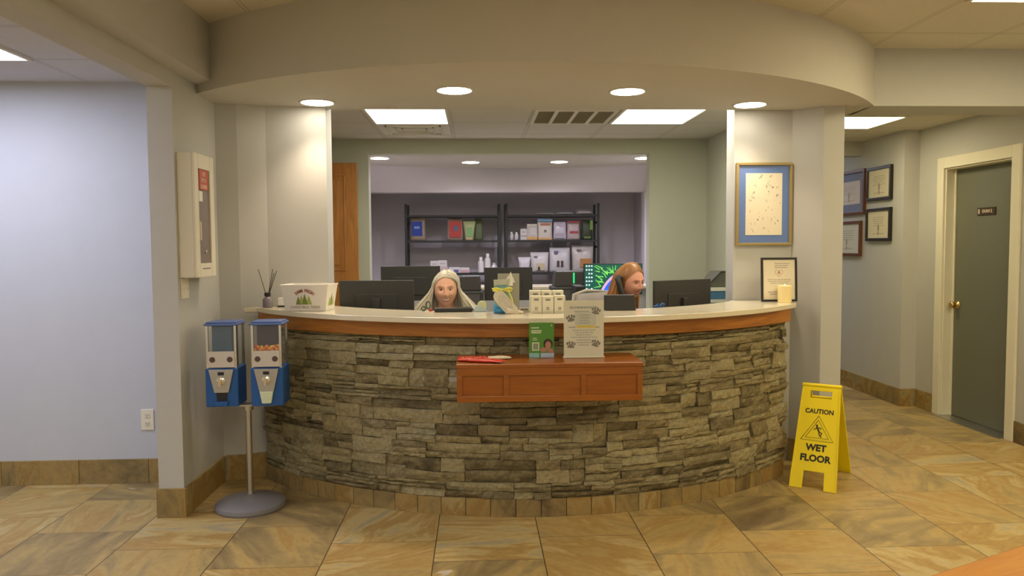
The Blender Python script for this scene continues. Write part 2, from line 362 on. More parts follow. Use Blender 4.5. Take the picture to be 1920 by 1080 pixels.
struct('wall_alcove_left', MB().box(-1.40, -1.30, 7.06, 9.30, 0, 2.42), M_wall_lav_light)
struct('wall_alcove_right', MB().box(1.92, 2.10, 8.48, 9.30, 0, 2.42), M_wall_lav_light)
struct('ceiling', MB().box(-1.40, 2.10, 7.06, 8.50, 2.28, 2.42), mat('alcove_ceiling_paint', (.50, .48, .44), .8, noise=.02))
struct('ceiling', MB().box(-1.40, 2.10, 8.48, 9.30, 2.42, 2.5), M_wall_lav_light)

# ---- slate baseboards, one slab after another
def base_run(mb, p0, p1, h, t, tile, side):
    p0 = Vector(p0); p1 = Vector(p1); d = (p1-p0); Lr = d.length; d.normalize(); nrm = Vector((d.y, -d.x))*side; s = 0
    while s < Lr-.004:
        e = min(Lr, s+tile*random.uniform(.9, 1.1)); a = p0+d*(s+.0012); b = p0+d*(e-.0012)
        q = [a, b, b+nrm*t, a+nrm*t]
        if (q[1]-q[0]).cross(q[2]-q[1]) < 0: q = q[::-1]
        mb.prism([(v.x, v.y) for v in q], 0, h); s = e
b = MB(); base_run(b, (-6, 4.72), (-1.725, 4.72), .15, .012, .46, 1); struct('baseboard_left', b, M_slate, bevel=.002)
b = MB(); base_run(b, (-1.723, 4.095), (-1.567, 4.095), .157, .012, .3, 1); base_run(b, (-1.579, 4.095), (-1.579, 4.72), .157, .012, .33, 1)
base_run(b, (-1.567, 4.735), (-1.455, 4.755), .157, .012, .3, 1); base_run(b, (-1.455, 4.755), (-1.33, 4.807), .157, .012, .3, 1); struct('baseboard_pier', b, M_slate, bevel=.002)
b = MB(); base_run(b, (2.06, 4.94), (2.20, 4.79), .15, .012, .3, 1); base_run(b, (2.20, 4.79), (2.347, 4.79), .15, .012, .3, 1); struct('baseboard_right_pier', b, M_slate, bevel=.002)
b = MB(); base_run(b, (3.72, 6.518), (3.72, 10.3), .155, .012, .4, -1); base_run(b, (3.86, 6.25), (3.86, 6.53), .155, .012, .4, -1); base_run(b, (3.708, 6.53), (3.86, 6.53), .155, .012, .3, 1)
base_run(b, (3.86, 0), (3.86, 5.27), .155, .012, .4, -1); struct('baseboard_hall', b, M_slate, bevel=.002)

# ---- grey exam room door
d1 = MB(); d1.box(3.945, 3.985, 5.365, 6.155, .008, 2.045)
door = struct('door_1', d1, mat('slate_green_door', (.15, .155, .115), .5, noise=.06, bump=.1, bscale=200), bevel=.002)
c = MB()
for a in ((5.27, 5.36, 0, 2.14), (6.16, 6.25, 0, 2.14), (5.36, 6.16, 2.05, 2.14)): c.box(3.842, 3.862, a[0], a[1], a[2], a[3])
c.box(3.86, 3.99, 6.148, 6.162, 0, 2.05); c.box(3.86, 3.99, 5.358, 5.372, 0, 2.05); c.box(3.86, 3.99, 5.36, 6.16, 2.038, 2.052)
c.box(3.93, 3.945, 6.135, 6.15, 0, 2.04)
c.build('door_casing', M_trim, parent=door, bevel=.004)
k = MB(); Mk = T((3.945, 6.09, .93)) @ RY(-PI/2)
k.lathe([(.032, 0), (.032, .006), (.014, .010), (.012, .030), (.024, .038), (.029, .052), (.024, .064), (.008, .068)], M=Mk); k.build('door_knob', M_brass, parent=door, smooth=True, label='brass door knob')
s = MB().box(3.937, 3.945, 5.655, 5.865, 1.652, 1.712); sg = s.build('door_sign', mat('brown_sign', (.05, .028, .015), .35), parent=door, bevel=.002, label='small dark room sign with pale lettering')
MS = T((3.9365, 5.76, 1.682)) @ RZ(-PI/2)
text('lettering', 'EXAM 2', .034, mat('sign_letters', (.62, .52, .38), .6), sg, MS @ T((.012, 0, 0)), bold=.001)
MB().box(3.9360, 3.937, 5.835, 5.852, 1.664, 1.700).build('symbol', MATS['sign_letters'], parent=sg)
th = MB().box(3.80, 3.99, 5.36, 6.16, 0, .006); th.build('threshold', M_steel, parent=door)
# ---- varnished wooden door standing against the back wall of the office
d2 = MB(); d2.box(-1.86, -1.05, 6.80, 6.84, .01, 2.175)
wd = struct('door_2', d2, M_door, bevel=.003)
pn = MB()
for (x0, x1, z0, z1) in ((-1.76, -1.49, 1.24, 2.06), (-1.42, -1.17, 1.24, 2.06), (-1.76, -1.49, .25, 1.10), (-1.42, -1.17, .25, 1.10)):
    for (a, b_, cz0, cz1) in ((x0-.012, x1+.012, z0-.012, z0), (x0-.012, x1+.012, z1, z1+.012), (x0-.012, x0, z0, z1), (x1, x1+.012, z0, z1)): pn.box(a, b_, 6.792, 6.802, cz0, cz1)
    pn.box(x0+.04, x1-.04, 6.790, 6.802, z0+.04, z1-.04)
pn.build('raised_panels', M_door, parent=wd, bevel=.004)

# ================================================================== LIGHT FITTINGS
M_diff = mat('fluorescent_diffuser', (.9, .9, .85), .5, emit=(1.0, .93, .78), estr=TROFFER*1.1)
M_diff_warm = mat('warm_fluorescent_diffuser', (.9, .9, .8), .5, emit=(1.0, .85, .52), estr=TROFFER*1.55)
M_diff_cool = mat('cool_fluorescent_diffuser', (.9, .9, .95), .5, emit=(.80, .83, 1.0), estr=TROFFER*1.4)
M_ceilframe = mat('white_ceiling_metal', (.70, .68, .60), .5)
def troffer(x0, x1, y0, y1, z, m, label, group=None):
    t = thing('ceiling_light', label, 'ceiling light', ((x0+x1)/2, (y0+y1)/2, z), group=group)
    hx, hy = (x1-x0)/2, (y1-y0)/2; f = MB()
    for a in ((-hx, hx, -hy, -hy+.02), (-hx, hx, hy-.02, hy), (-hx, -hx+.02, -hy+.02, hy-.02), (hx-.02, hx, -hy+.02, hy-.02)): f.box(a[0], a[1], a[2], a[3], -.012, 0)
    f.build('frame', M_ceilframe, t)
    MB().box(-hx+.02, hx-.02, -hy+.02, hy-.02, -.008, -.002).build('diffuser', m, t)
troffer(-.79, -.20, 4.96, 6.03, 2.40, M_diff, 'bright ceiling panel light left of the air grille in the office')
troffer(1.04, 1.64, 4.96, 6.03, 2.40, M_diff, 'bright ceiling panel light right of the air grille in the office')
troffer(2.72, 3.33, 5.79, 6.40, 2.42, M_diff_warm, 'bright square ceiling panel light in the hallway by the framed certificates')
troffer(-3.53, -2.31, 3.56, 4.16, 2.43, M_diff_cool, 'bright ceiling panel light above the coolly lit wall on the left')
troffer(2.49, 3.69, 3.25, 3.85, CZ, M_diff_warm, 'lit ceiling panel light in the tile grid at the top right corner')
troffer(2.72, 3.33, 8.2, 8.8, 2.42, M_diff_cool, 'unseen ceiling panel light added to brighten the hallway beyond the header')  # hidden behind the header; added to lift the far hall with cool light
LOBBY = [(-.6, .6, 1.5), (1.6, .6, 1.5), (-.6, -1.6, -1), (2.2, -1.6, -1)]
for i, (x, y, q) in enumerate(LOBBY):
    troffer(x, x+1.2, y, y+.6, CZ, M_diff_warm if x > 0 else M_diff, 'ceiling panel light in the lobby ceiling above the viewer', 'lobby panel lights out of view')
for y in (.8, -1.6): troffer(-3.53, -2.31, y, y+.6, 2.43, M_diff_cool, 'unseen ceiling panel light added to the left room for its cool light', 'added left room panel lights out of view')  # unseen panels added to give the cool daylight cast from the left

M_lamp = mat('lamp_glow', (1, .95, .85), .5, emit=(1.0, .90, .72), estr=10)
def downlight(x, y, z, r, w, label, group, spot=True, ang=100, col=(1.0, .80, .60)):
    t = thing('recessed_downlight', label, 'downlight', (x, y, z), group=group)
    MB().lathe([(r+.014, -.004), (r+.014, 0), (r, 0), (r-.002, -.004)], n=32).build('trim_ring', M_ceilframe, t, smooth=True)
    MB().lathe([(.01, -.0055), (r, -.0055), (r, -.003), (.01, -.003)], n=32).build('lens', M_lamp, t)
    if spot:
        l = bpy.data.lights.new('lamp', 'SPOT'); l.energy = w*4; l.spot_size = math.radians(ang); l.spot_blend = 1.0; l.shadow_soft_size = .06; l.color = col
        lo = bpy.data.objects.new('lamp', l); COL.objects.link(lo); lo.parent = t; lo.location = (0, 0, -.03)
dl = [(-.955, 4.70), (-.12, 4.33), (.86, 4.35), (1.71, 4.75)]
names = ['leftmost of the four recessed downlights in the curved soffit', 'second from left of the recessed downlights in the curved soffit', 'third from left of the recessed downlights in the curved soffit', 'rightmost of the four recessed downlights in the curved soffit, above the blue matted print']
for (x, y), nm in zip(dl, names): downlight(x, y, SO, .095, DOWNLIGHT_W, nm, 'downlights over the counter')
dl2 = [(-.92, 7.36), (-.06, 7.73), (.83, 7.70), (1.62, 7.38)]
names2 = ['leftmost small downlight in the alcove ceiling above the office shelves', 'second from left small downlight in the alcove ceiling', 'third from left small downlight in the alcove ceiling', 'rightmost small downlight in the alcove ceiling']
for (x, y), nm in zip(dl2, names2): downlight(x, y, 2.28, .085, DOWNLIGHT_W*2.3, nm, 'downlights over the alcove', ang=160, col=(.84, .80, 1.0))

# air grille and diffuser in the office ceiling
t = thing('air_grille', 'square return air grille with four dark cells between the office ceiling lights', 'vent', (.717, 5.73, 2.40))
g = MB(); g.box(-.30, .30, -.30, -.27, -.012, 0); g.box(-.30, .30, .27, .30, -.012, 0)
for i in range(5): x = -.285+i*.1425; g.box(x-.014, x+.014, -.27, .27, -.012, 0)
g.build('frame', M_ceilframe, t)
MB().box(-.28, .28, -.27, .27, -.004, -.001).build('dark_backing', mat('duct_dark', (.16, .14, .09), .9), t)
s = MB()
for i in range(26): y = -.26+i*.02; s.box(-.27, .27, y, y+.004, -.010, -.004)
s.build('louvre', mat('louvre_metal', (.26, .23, .15), .6), t)
t = thing('air_diffuser', 'faint white square air diffuser behind the left office ceiling light', 'vent', (-.50, 6.34, 2.40))
MB().box(-.29, .29, -.27, .27, -.006, 0).build('plate', M_ceilframe, t, bevel=.003)
f = MB()
for i, rr in enumerate((.22, .16, .10)): 
    f.box(-rr, rr, -rr, -rr+.012, -.018, -.006); f.box(-rr, rr, rr-.012, rr, -.018, -.006); f.box(-rr, -rr+.012, -rr, rr, -.018, -.006); f.box(rr-.012, rr, -rr, rr, -.018, -.006)
f.build('vanes', M_ceilframe, t)

# ================================================================== RECEPTION COUNTER
CC = (.346, 6.14); RB = 2.17
counter = thing('reception_counter', 'curved reception counter faced with stacked ledger stone under an oak band', 'counter', (CC[0], CC[1], 0))
A0, A1 = -50.6, 46.3
cm = MB()
ring = arc((0, 0), RB-.03, A0+.3, A1-.3, 60); inn = arc((0, 0), RB-.16, A0+.5, A1-.5, 60)
cm.prism(ring + inn[::-1], .0, 1.035); cm.build('core_wall', M_mortar, counter)
st = MB()
def stone(a_0, a_1, z0, z1, out):
    nx = max(2, int((a_1-a_0)*RB/.022)); nz = max(2, int((z1-z0)/.02)); vs = []; fs = []
    seed = random.uniform(0, 100); jt = [random.uniform(-.003, .003) for _ in range(8)]
    tilt = random.uniform(-.010, .010); tz = random.uniform(-.010, .008)
    for i in range(nx+1):
        for j in range(nz+1):
            fx = i/nx; fz = j/nz
            a = a_0+(a_1-a_0)*fx; z = z0+(z1-z0)*fz
            e = min(fx, 1-fx)*(a_1-a_0)*RB; ez = min(fz, 1-fz)*(z1-z0); ed = min(e, ez)
            rr = out + tilt*(fx-.5)*2 + tz*(fz-.5)*2 - max(0, .005-ed)*.9
            rr += .0040*math.sin(seed+fx*nx*1.3+fz*4)*math.cos(seed*2+fz*nz*1.1+fx*5) + random.uniform(-.0018, .0018)
            z += .0025*math.sin(seed+fx*6)*(1 if 0 < j < nz else .6); aa = a+(.0016*math.sin(seed*3+fz*5) if 0 < i < nx else .0008*math.sin(seed*3+fz*5))
            vs.append(((RB+rr)*math.sin(aa), -(RB+rr)*math.cos(aa), z))
    o = len(vs)
    for i in range(nx):
        for j in range(nz): k = i*(nz+1)+j; fs.append((k, k+nz+1, k+nz+2, k+1))
    rim = [i*(nz+1) for i in range(nx+1)] + [nx*(nz+1)+j for j in range(1, nz+1)] + [i*(nz+1)+nz for i in range(nx-1, -1, -1)] + [j for j in range(nz-1, 0, -1)]
    for q in rim:
        x, y, z = vs[q]; l = math.hypot(x, y); vs.append((x/l*(RB-.035), y/l*(RB-.035), z))
    m_ = len(rim)
    for q in range(m_): fs.append((rim[q], o+q, o+(q+1) % m_, rim[(q+1) % m_]))
    st.add(vs, fs)
# interlocking courses: bands of panel height split into stones and thin slips
zb, zt = .098, .962; z = zb; row = 0
while z < zt-.01:
    H_ = min(random.choice([.07, .085, .10, .125]), zt-z)
    if zt-(z+H_) < .03: H_ = zt-z
    a = math.radians(A0) - random.uniform(0, .05)
    while a < math.radians(A1):
        wd_ = random.uniform(.16, .42)/RB; b_ = min(a+wd_, math.radians(A1)); aa = max(a, math.radians(A0))
        if b_-aa > .015:
            mode = random.random()
            if mode < .10 and H_ < .11: parts = [1]
            elif mode < .42: q = random.uniform(.35, .65); parts = [q, 1-q]
            elif mode < .85: q = random.uniform(.22, .4); p = random.uniform(.25, .4); parts = [q, p, 1-q-p]
            else: parts = [.27, .2, .28, .25]
            random.shuffle(parts); zz = z
            for p in parts:
                h_ = p*H_; s0 = aa
                nn = 1 if random.random() < .62 else 2
                cuts = [aa, b_] if nn == 1 or b_-aa < .07 else [aa, aa+(b_-aa)*random.uniform(.3, .7), b_]
                for c0, c1 in zip(cuts, cuts[1:]):
                    stone(c0+.0006, c1-.0006, zz+.0012, zz+h_-.0012, random.uniform(-.006, .011))
                zz += h_
        a = b_ if b_ > a else a+.02
    z += H_; row += 1
st.build('stone_facing', M_stone, counter, smooth=False)
bd = MB(); o1 = arc((0, 0), RB+.028, A0, A1, 90); i1 = arc((0, 0), RB-.02, A0, A1, 90); bd.prism(o1+i1[::-1], .962, 1.040); bd.build('oak_band', M_oak, counter, bevel=.003)
bt = MB(); a = A0+.2
while a < A1-.5:
    w_ = min(.135/RB*180/PI, A1-.1-a); q = arc((0, 0), RB, a+.04, a+w_-.04, 4) + arc((0, 0), RB-.035, a+.04, a+w_-.04, 4)[::-1]; bt.prism(q, 0, .096); a += w_
bt.build('slate_base', M_slate, counter, bevel=.0015)
# cream countertop
CT = (.346, 5.95)
oc = arc(CT, 2.075, -55.5, 52.6, 96); ic = arc(CT, 1.67, -49.4, 51.6, 80)
ct = oc + [(2.075, 4.935), (1.69, 4.94), (1.662, 4.96)] + ic[::-1][1:] + [(-.93, 4.86), (-1.30, 4.81), (-1.44, 4.752)]
MB().prism(ct, 1.040, 1.070).build('countertop', M_quartz, bevel=.006, label='cream solid countertop curving over the stone counter', cat='countertop')
# inner desk below the counter
ds = arc((0, 0), 1.98, -47, 44, 48) + arc((0, 0), 1.42, -47, 44, 48)[::-1]
desk = thing('desk', 'curved work desk behind the reception counter', 'desk', (CT[0], CT[1], 0))
MB().prism(ds, .715, .745).build('desk_top', mat('desk_laminate', (.45, .42, .36), .5), desk, bevel=.004)
for a in (-44, -15, 14, 41):
    q = arc((0, 0), 1.95, a, a+1.2, 2) + arc((0, 0), 1.5, a, a+1.2, 2)[::-1]; MB().prism(q, 0, .715).build('support_panel', MATS['desk_laminate'], desk)
# cherry display box fixed to the stone
SX = Matrix.Identity(4)
dsx = thing('display_shelf', 'reddish cherry wood display box mounted on the front of the stone counter', 'shelf', (.347, 3.78, .685), rz=-.01)
b = MB(); b.box(-.455, .455, -.135, .20, .165, .187); b.build('top', M_cherry, dsx, bevel=.004)
b = MB(); b.box(-.445, .445, -.118, -.106, .012, .165); b.box(-.445, -.43, -.106, .22, .0, .165); b.box(.43, .445, -.106, .22, .0, .165); b.box(-.43, .43, -.106, .22, 0, .012); b.build('box_body', M_cherry, dsx, bevel=.002)
b = MB(); b.box(-.450, .450, -.130, -.118, .128, .165); b.box(-.450, .450, -.130, -.118, 0, .030)
for x in (-.450, -.225, .150, .425): b.box(x, x+.026, -.1295, -.118, .030, .128)
b.build('face_frame', M_cherry, dsx, bevel=.002)

# ================================================================== SMALL OBJECTS
def RAY(px, py):
    return (f_*1431.1 + r_*(px-960) + u_*(540-py))
def at(px, py, Y):
    d = RAY(px, py); return Vector((0, 0, 1.44)) + d*(Y/d.y)
def onz(px, py, z):
    d = RAY(px, py); return Vector((0, 0, 1.44)) + d*((z-1.44)/d.z)
CTZ = 1.0705
def bars(mb, x0, x1, z0, z1, n, y, M=None, ragged=.35, th=.4, seed=1, center=True):
    """illegible small print: broken strokes in rows"""
    rn = random.Random(seed)
    for i in range(n):
        z = z1-(i+.5)*(z1-z0)/n; h = (z1-z0)/n*th; w = (x1-x0)*(1-ragged*rn.random()); s = x0+((x1-x0)-w)/2 if center else x0; e = s+w; x = s
        while x < e:
            l = min(e-x, (x1-x0)*rn.uniform(.04, .12)); mb.box(x, x+l, y-.0006, y, z-h/2, z+h/2, M); x += l+(x1-x0)*.018

# ---- candy vending stand
vs_ = thing('candy_vending_stand', 'twin headed blue candy vending stand on a round grey base beside the left pier', 'vending machine', (-1.272, 4.235, 0), rz=.03)
M_base = mat('grey_cast_base', (.20, .19, .20), .45, noise=.08, nscale=15)
M_vblue = mat('vending_blue', (.015, .095, .33), .35, noise=.06)
M_vlid = mat('vending_lid', (.10, .16, .38), .35)
b = MB(); b.lathe([(.185, 0), (.190, .012), (.186, .030), (.165, .042), (.09, .060), (.045, .068), (.03, .075)], n=48); b.build('base', M_base, vs_, smooth='auto')
b = MB(); b.cyl((0, 0, .07), (0, 0, .57), .0165, n=20); b.cyl((0, 0, .07), (0, 0, .085), .024, n=20); b.build('pole', M_steel, vs_, smooth='auto')
b = MB(); b.box(-.165, .165, -.035, .035, .57, .580); b.cyl((0, 0, .545), (0, 0, .575), .028, n=16); b.build('crossbar', M_steel, vs_)
def vend(cx, back, candy, flap):
    u = MB(); u.box(cx-.086, cx+.086, -.085, .085, .580, .79)
    body = u.build('vending_unit', M_vblue, vs_, bevel=.006)
    p = MB(); p.xz([(cx-.038, .66), (cx+.038, .66), (cx+.066, .785), (cx-.066, .785)], -.0985, -.084); p.build('coin_plate', M_steel, body, bevel=.002)
    k = MB(); k.lathe([(.020, 0), (.022, .006), (.012, .010), (.011, .018)], M=T((cx, -.098, .725)) @ RX(PI/2)); k.box(cx-.006, cx+.006, -.128, -.110, .700, .748, ); k.build('coin_knob', M_chrome, body)
    m = MB(); m.box(cx-.016, cx+.016, -.1005, -.098, .755, .772); m.build('coin_slot', M_black, body)
    if flap:
        p = MB(); p.xz([(cx-.024, .598), (cx+.024, .598), (cx+.036, .662), (cx-.036, .662)], -.106, -.086); p.build('chute_flap', mat('pale_green_plastic', (.62, .70, .50), .5), body, bevel=.003, label='pale green chute flap')
    else:
        p = MB(); p.xz([(cx-.026, .596), (cx+.026, .596), (cx+.030, .658), (cx-.030, .658)], -.0875, -.084); p.build('chute_opening', M_black, body)
        q = MB(); q.xz([(cx-.03, .588), (cx+.03, .588), (cx+.034, .612), (cx-.034, .612)], -.105, -.085); q.build('chute_tray', M_vblue, body, bevel=.002)
    for sx in (-1, 1):
        for sy in (-1, 1): MB().box(cx+sx*.074-.006, cx+sx*.074+.006, sy*.074-.006, sy*.074+.006, .79, 1.02).build('corner_post', M_chrome, body)
    g = MB(); g.box(cx-.070, cx+.070, -.077, -.075, .79, 1.02); g.box(cx-.077, cx-.075, -.068, .068, .79, 1.02); g.box(cx+.075, cx+.077, -.068, .068, .79, 1.02); g.build('glass_panels', mat('canister_glass', (.95, .97, 1), .05, alpha=.05), body)
    g = MB(); g.box(cx-.052, cx+.050, -.062, .062, .79, 1.018); g.build('inner_display', back, body, label='dark inner panel behind the glass')
    l = MB(); l.box(cx-.071, cx+.071, -.088, -.078, .795, .882); lp = l.build('label_panel', mat('vending_label', (.62, .56, .50), .5), body, bevel=.002)
    for sx in (-1, 1): MB().lathe([(.0155, 0), (.0155, .0012), (.002, .0012)], M=T((cx+sx*.046, -.088, .838)) @ RX(PI/2), n=20).build('price_badge', mat('badge_brown', (.10, .06, .05), .5), None).parent = body
    l = MB(); l.box(cx-.088, cx+.088, -.090, .090, 1.020, 1.032); l.prism([(cx-.08, -.076), (cx+.08, -.076), (cx+.08, .076), (cx-.08, .076)], 1.032, 1.040); l.build('lid', M_vlid, body, bevel=.004)
    if candy:
        for nm, cc, sd in (('yellow_candy', (.80, .55, .02), 3), ('red_candy', (.55, .05, .02), 5), ('orange_candy', (.75, .22, .02), 8)):
            rn = random.Random(sd); c_ = MB()
            for i in range(34): c_.ball((cx+rn.uniform(-.066, .066), rn.uniform(-.071, -.064), rn.uniform(.872, .908)), (.008, .005, .006), n=8)
            c_.build(nm, mat(nm, cc, .35), body, smooth=True, kind='stuff')
    return body
vend(-.113, mat('teal_panel', (.020, .075, .13), .4, noise=.3, nscale=10), False, False)
vend(.125, mat('navy_panel', (.018, .013, .025), .4, noise=.3, nscale=10), True, True)

# ---- fire extinguisher cabinet, light switch, outlet
fc = thing('extinguisher_cabinet', 'cream metal fire extinguisher cabinet with narrow window on the left pier', 'cabinet', (-1.579, 4.27, 1.28), rz=PI/2)
M_cab = mat('cream_metal', (.72, .67, .54), .4)
b = MB(); b.box(-.15, .15, -.080, 0, 0, .665); b.build('cabinet_box', M_cab, fc, bevel=.004)
b = MB()
for a in ((-.15, -.088, .0, .665), (.088, .15, 0, .665), (-.088, .088, 0, .075), (-.088, .088, .585, .665)): b.box(a[0], a[1], -.092, -.080, a[2], a[3])
dr = b.build('cabinet_door', M_cab, fc, bevel=.003)
MB().box(-.088, .088, -.0835, -.0805, .075, .585).build('window', mat('cabinet_window', (.17, .13, .13), .15, coat=.5), dr)
MB().box(-.070, .060, -.0905, -.0835, .475, .582).build('label', mat('red_label', (.48, .10, .06), .5), dr, label='red label with pale lettering')
MF = T((0, -.0908, 0))
for i, w_ in enumerate(('FIRE', 'EXTIN-', 'GUISHER')): text('lettering', w_, .030, mat('pale_label_ink', (.75, .50, .38), .6), dr, MF @ T((-.005, 0, .558-i*.034)), bold=.0006, sx=.8)
MB().box(-.080, -.030, -.0905, -.0835, .41, .465).build('tag', M_paper, dr)
MB().box(-.06, .06, -.0925, -.0918, .043, .050).build('lettering_strip', M_ink, dr)
MB().box(-.086, -.078, -.098, -.0835, .20, .30).build('pull_handle', M_cab, dr)
k = MB().cyl((.01, -.0805, .14), (.01, -.090, .14), .012); k.build('latch', M_chrome, dr)
def plate(nm, label, cat, loc, rz, w, h, kind):
    t = thing(nm, label, cat, loc, rz); m_ = mat('switch_plate', (.76, .72, .60) if kind == 'switch' else (.80, .80, .84), .4)
    MB().box(-w/2, w/2, -.007, 0, -h/2, h/2).build('plate', m_, t, bevel=.002)
    if kind == 'switch':
        for x in (-.022, .022): MB().box(x-.004, x+.004, -.016, -.007, -.010, .006).build('toggle', m_, t, bevel=.001)
    else:
        for z in (-.026, .026):
            MB().box(-.016, .016, -.010, -.007, z-.015, z+.015).build('socket', m_, t, bevel=.003)
            b = MB(); b.box(-.008, -.005, -.0104, -.0098, z-.002, z+.008); b.box(.005, .008, -.0104, -.0098, z-.002, z+.008); b.ball((0, -.0101, z-.008), (.003, .0006, .003), n=8); b.build('slots', M_black, t)
plate('light_switch', 'cream light switch plate on the pier under the extinguisher cabinet', 'light switch', (-1.579, 4.18, 1.222), PI/2, .10, .11, 'switch')
plate('power_outlet', 'white double power outlet low on the coolly lit left wall', 'outlet', (-2.026, 4.72, .392), 0, .077, .128, 'outlet')

# ---- reed diffuser
p = onz(503, 572, CTZ); rd = thing('reed_diffuser', 'reed diffuser bottle with black collar at the left end of the countertop', 'diffuser', (-1.288, 4.735, CTZ))
b = MB(); b.lathe([(.028, 0), (.030, .004), (.030, .050), (.022, .062), (.013, .068), (.013, .078)], n=24); b.build('bottle', mat('purple_grey_glass', (.20, .17, .20), .12, coat=.5), rd, smooth='auto')
MB().cyl((0, 0, .070), (0, 0, .092), .019, n=20).build('collar', M_black, rd, bevel=.002)
for q in ((-.058, .02, .235), (.035, .0, .235), (.055, .015, .225), (.045, -.01, .21)):
    MB().cyl((q[0]*.1, 0, .07), q, .0022, n=6).build('reed', mat('dark_reed', (.08, .07, .06), .7), rd)
# ---- white box behind, farm basket
p = onz(531, 576, CTZ)
tb = thing('small_white_box', 'tiny white box between the reed diffuser and the printed basket', 'box', (p.x-.01, p.y+.02, CTZ))
MB().box(-.022, .022, -.02, .02, .010, .058).build('carton', M_white, tb, bevel=.002); MB().box(-.024, .024, -.022, .022, 0, .010).build('stand', M_dark, tb)
p = onz(576, 583, CTZ)
bk = thing('printed_basket', 'white tapered basket printed with green trees on the left of the countertop', 'basket', (p.x, p.y+.075, CTZ), rz=-.13)
def frust(mb, w0, d0, w1, d1, z0, z1, t):
    for s_ in range(4):
        pass
    o = [(-w0, -d0, z0), (w0, -d0, z0), (w0, d0, z0), (-w0, d0, z0), (-w1, -d1, z1), (w1, -d1, z1), (w1, d1, z1), (-w1, d1, z1)]
    i = [(-w0+t, -d0+t, z0+t), (w0-t, -d0+t, z0+t), (w0-t, d0-t, z0+t), (-w0+t, d0-t, z0+t), (-w1+t, -d1+t, z1), (w1-t, -d1+t, z1), (w1-t, d1-t, z1), (-w1+t, d1-t, z1)]
    f = [(3, 2, 1, 0), (0, 1, 5, 4), (1, 2, 6, 5), (2, 3, 7, 6), (3, 0, 4, 7), (8, 9, 10, 11), (9, 8, 12, 13), (10, 9, 13, 14), (11, 10, 14, 15), (8, 11, 15, 12), (4, 5, 13, 12), (5, 6, 14, 13), (6, 7, 15, 14), (7, 4, 12, 15)]
    mb.add(o+i, f)
HB = .150
b = MB(); frust(b, .120, .075, .140, .092, 0, HB, .003); bkb = b.build('basket_body', mat('white_tin', (.80, .76, .68), .35), bk, bevel=.0015)
b = MB(); b.tube([(-.141, -.093, HB), (.141, -.093, HB), (.141, .093, HB), (-.141, .093, HB), (-.141, -.093, HB)], .0028, n=8, cap=False); b.build('rim', MATS['white_tin'], bk)
sl = math.atan2(.017, HB); MBk = T((0, -.0756, 0)) @ RX(sl)
M_g1 = mat('dark_tree_green', (.19, .23, .05), .6); M_g2 = mat('light_tree_green', (.38, .45, .12), .6); M_red = mat('brown_red_ink', (.30, .06, .05), .6)
def tree(mb, x, w, z0, h, M): mb.xz([(x-w, z0), (x+w, z0), (x+w*.62, z0+h*.35), (x+w*.70, z0+h*.35), (x+w*.3, z0+h*.72), (x+.0005, z0+h), (x-w*.3, z0+h*.72), (x-w*.70, z0+h*.35), (x-w*.62, z0+h*.35)], -.0012, -.0002, M)
b = MB()
for x, w, h in ((-.038, .016, .048), (.000, .018, .062)): tree(b, x, w, .038, h, MBk @ T((0, -.0006, 0)))
b.build('printed_trees', M_g1, bkb)
b = MB()
for x, w, h in ((-.020, .017, .055), (.024, .018, .052)): tree(b, x, w, .038, h, MBk)
b.build('printed_trees', M_g2, bkb)
MSd = T((.1206, 0, 0)) @ RY(math.atan2(.020, HB)) @ RZ(PI/2)
b = MB(); [tree(b, x, .02, .030, .050, MSd) for x in (-.03, .03)]; b.build('printed_trees', M_g2, bkb)
b = MB(); tree(b, 0, .018, .030, .068, MSd @ T((0, -.0006, 0))); b.build('printed_trees', M_g1, bkb)
for i, ch in enumerate('FARM FRESH'):
    a = (i-4.5)*.155
    if ch != ' ': text('lettering', ch, .026, M_red, bkb, MBk @ T((math.sin(a)*.075, -.0008, .045+math.cos(a)*.073)) @ RY(a), bold=.0006, sx=.9)
text('lettering', 'CHRISTMAS TREES', .021, mat('tan_ink', (.45, .36, .28), .6), bkb, MBk @ T((0, -.0008, .022)), sx=.95, space=1.1, bold=.0004)

# ---- items in the middle of the counter
p = onz(953, 578, CTZ)
ch_ = thing('card_holder', 'plain grey back of an upright card holder behind the gift packet', 'card holder', (p.x, 4.235, CTZ))
a_ = at(933, 513, 4.235); b_ = at(973.5, 513, 4.235); w2 = (b_.x-a_.x)/2; ch_.location.x = (a_.x+b_.x)/2; hh = a_.z-CTZ
MB().box(-w2, w2, 0, .004, .004, hh).build('card', mat('grey_card', (.36, .35, .28), .6), ch_, bevel=.001); MB().box(-w2, w2, -.02, .025, 0, .004).build('foot', M_white, ch_)
def pouch_mesh(mb, w, h, d, top=.92, M=None, bottom=1.0, n=10, crumple=.0, seed=0):
    """a filled bag: pillow section, pinched at the top seam"""
    rn = random.Random(seed); vs = []; fs = []; q = 16
    for j in range(n+1):
        f = j/n; z = h*f; ww = w/2*(bottom+(top-bottom)*f)
        dd = d/2*(math.sin(PI*min(1, (f*.86+.14)))**.55) if f < .999 else .0012
        dd = max(dd, .0014)
        if f > .86: dd = max(.0014, dd*(1-(f-.86)/.14*.9))
        for k in range(q):
            a = 2*PI*k/q; cx = math.cos(a); sy = math.sin(a)
            x = ww*math.copysign(abs(cx)**.55, cx); y = dd*math.copysign(abs(sy)**.8, sy)
            x += rn.uniform(-1, 1)*crumple*.5; y += rn.uniform(-1, 1)*crumple; vs.append((x, y, z+rn.uniform(-1, 1)*crumple*.3*(0 < j)))
    for j in range(n):
        for k in range(q): fs.append((j*q+k, j*q+(k+1) % q, (j+1)*q+(k+1) % q, (j+1)*q+k))
    fs += [tuple(range(q-1, -1, -1)), tuple(range(n*q, n*q+q))]
    mb.add(vs, fs, M)
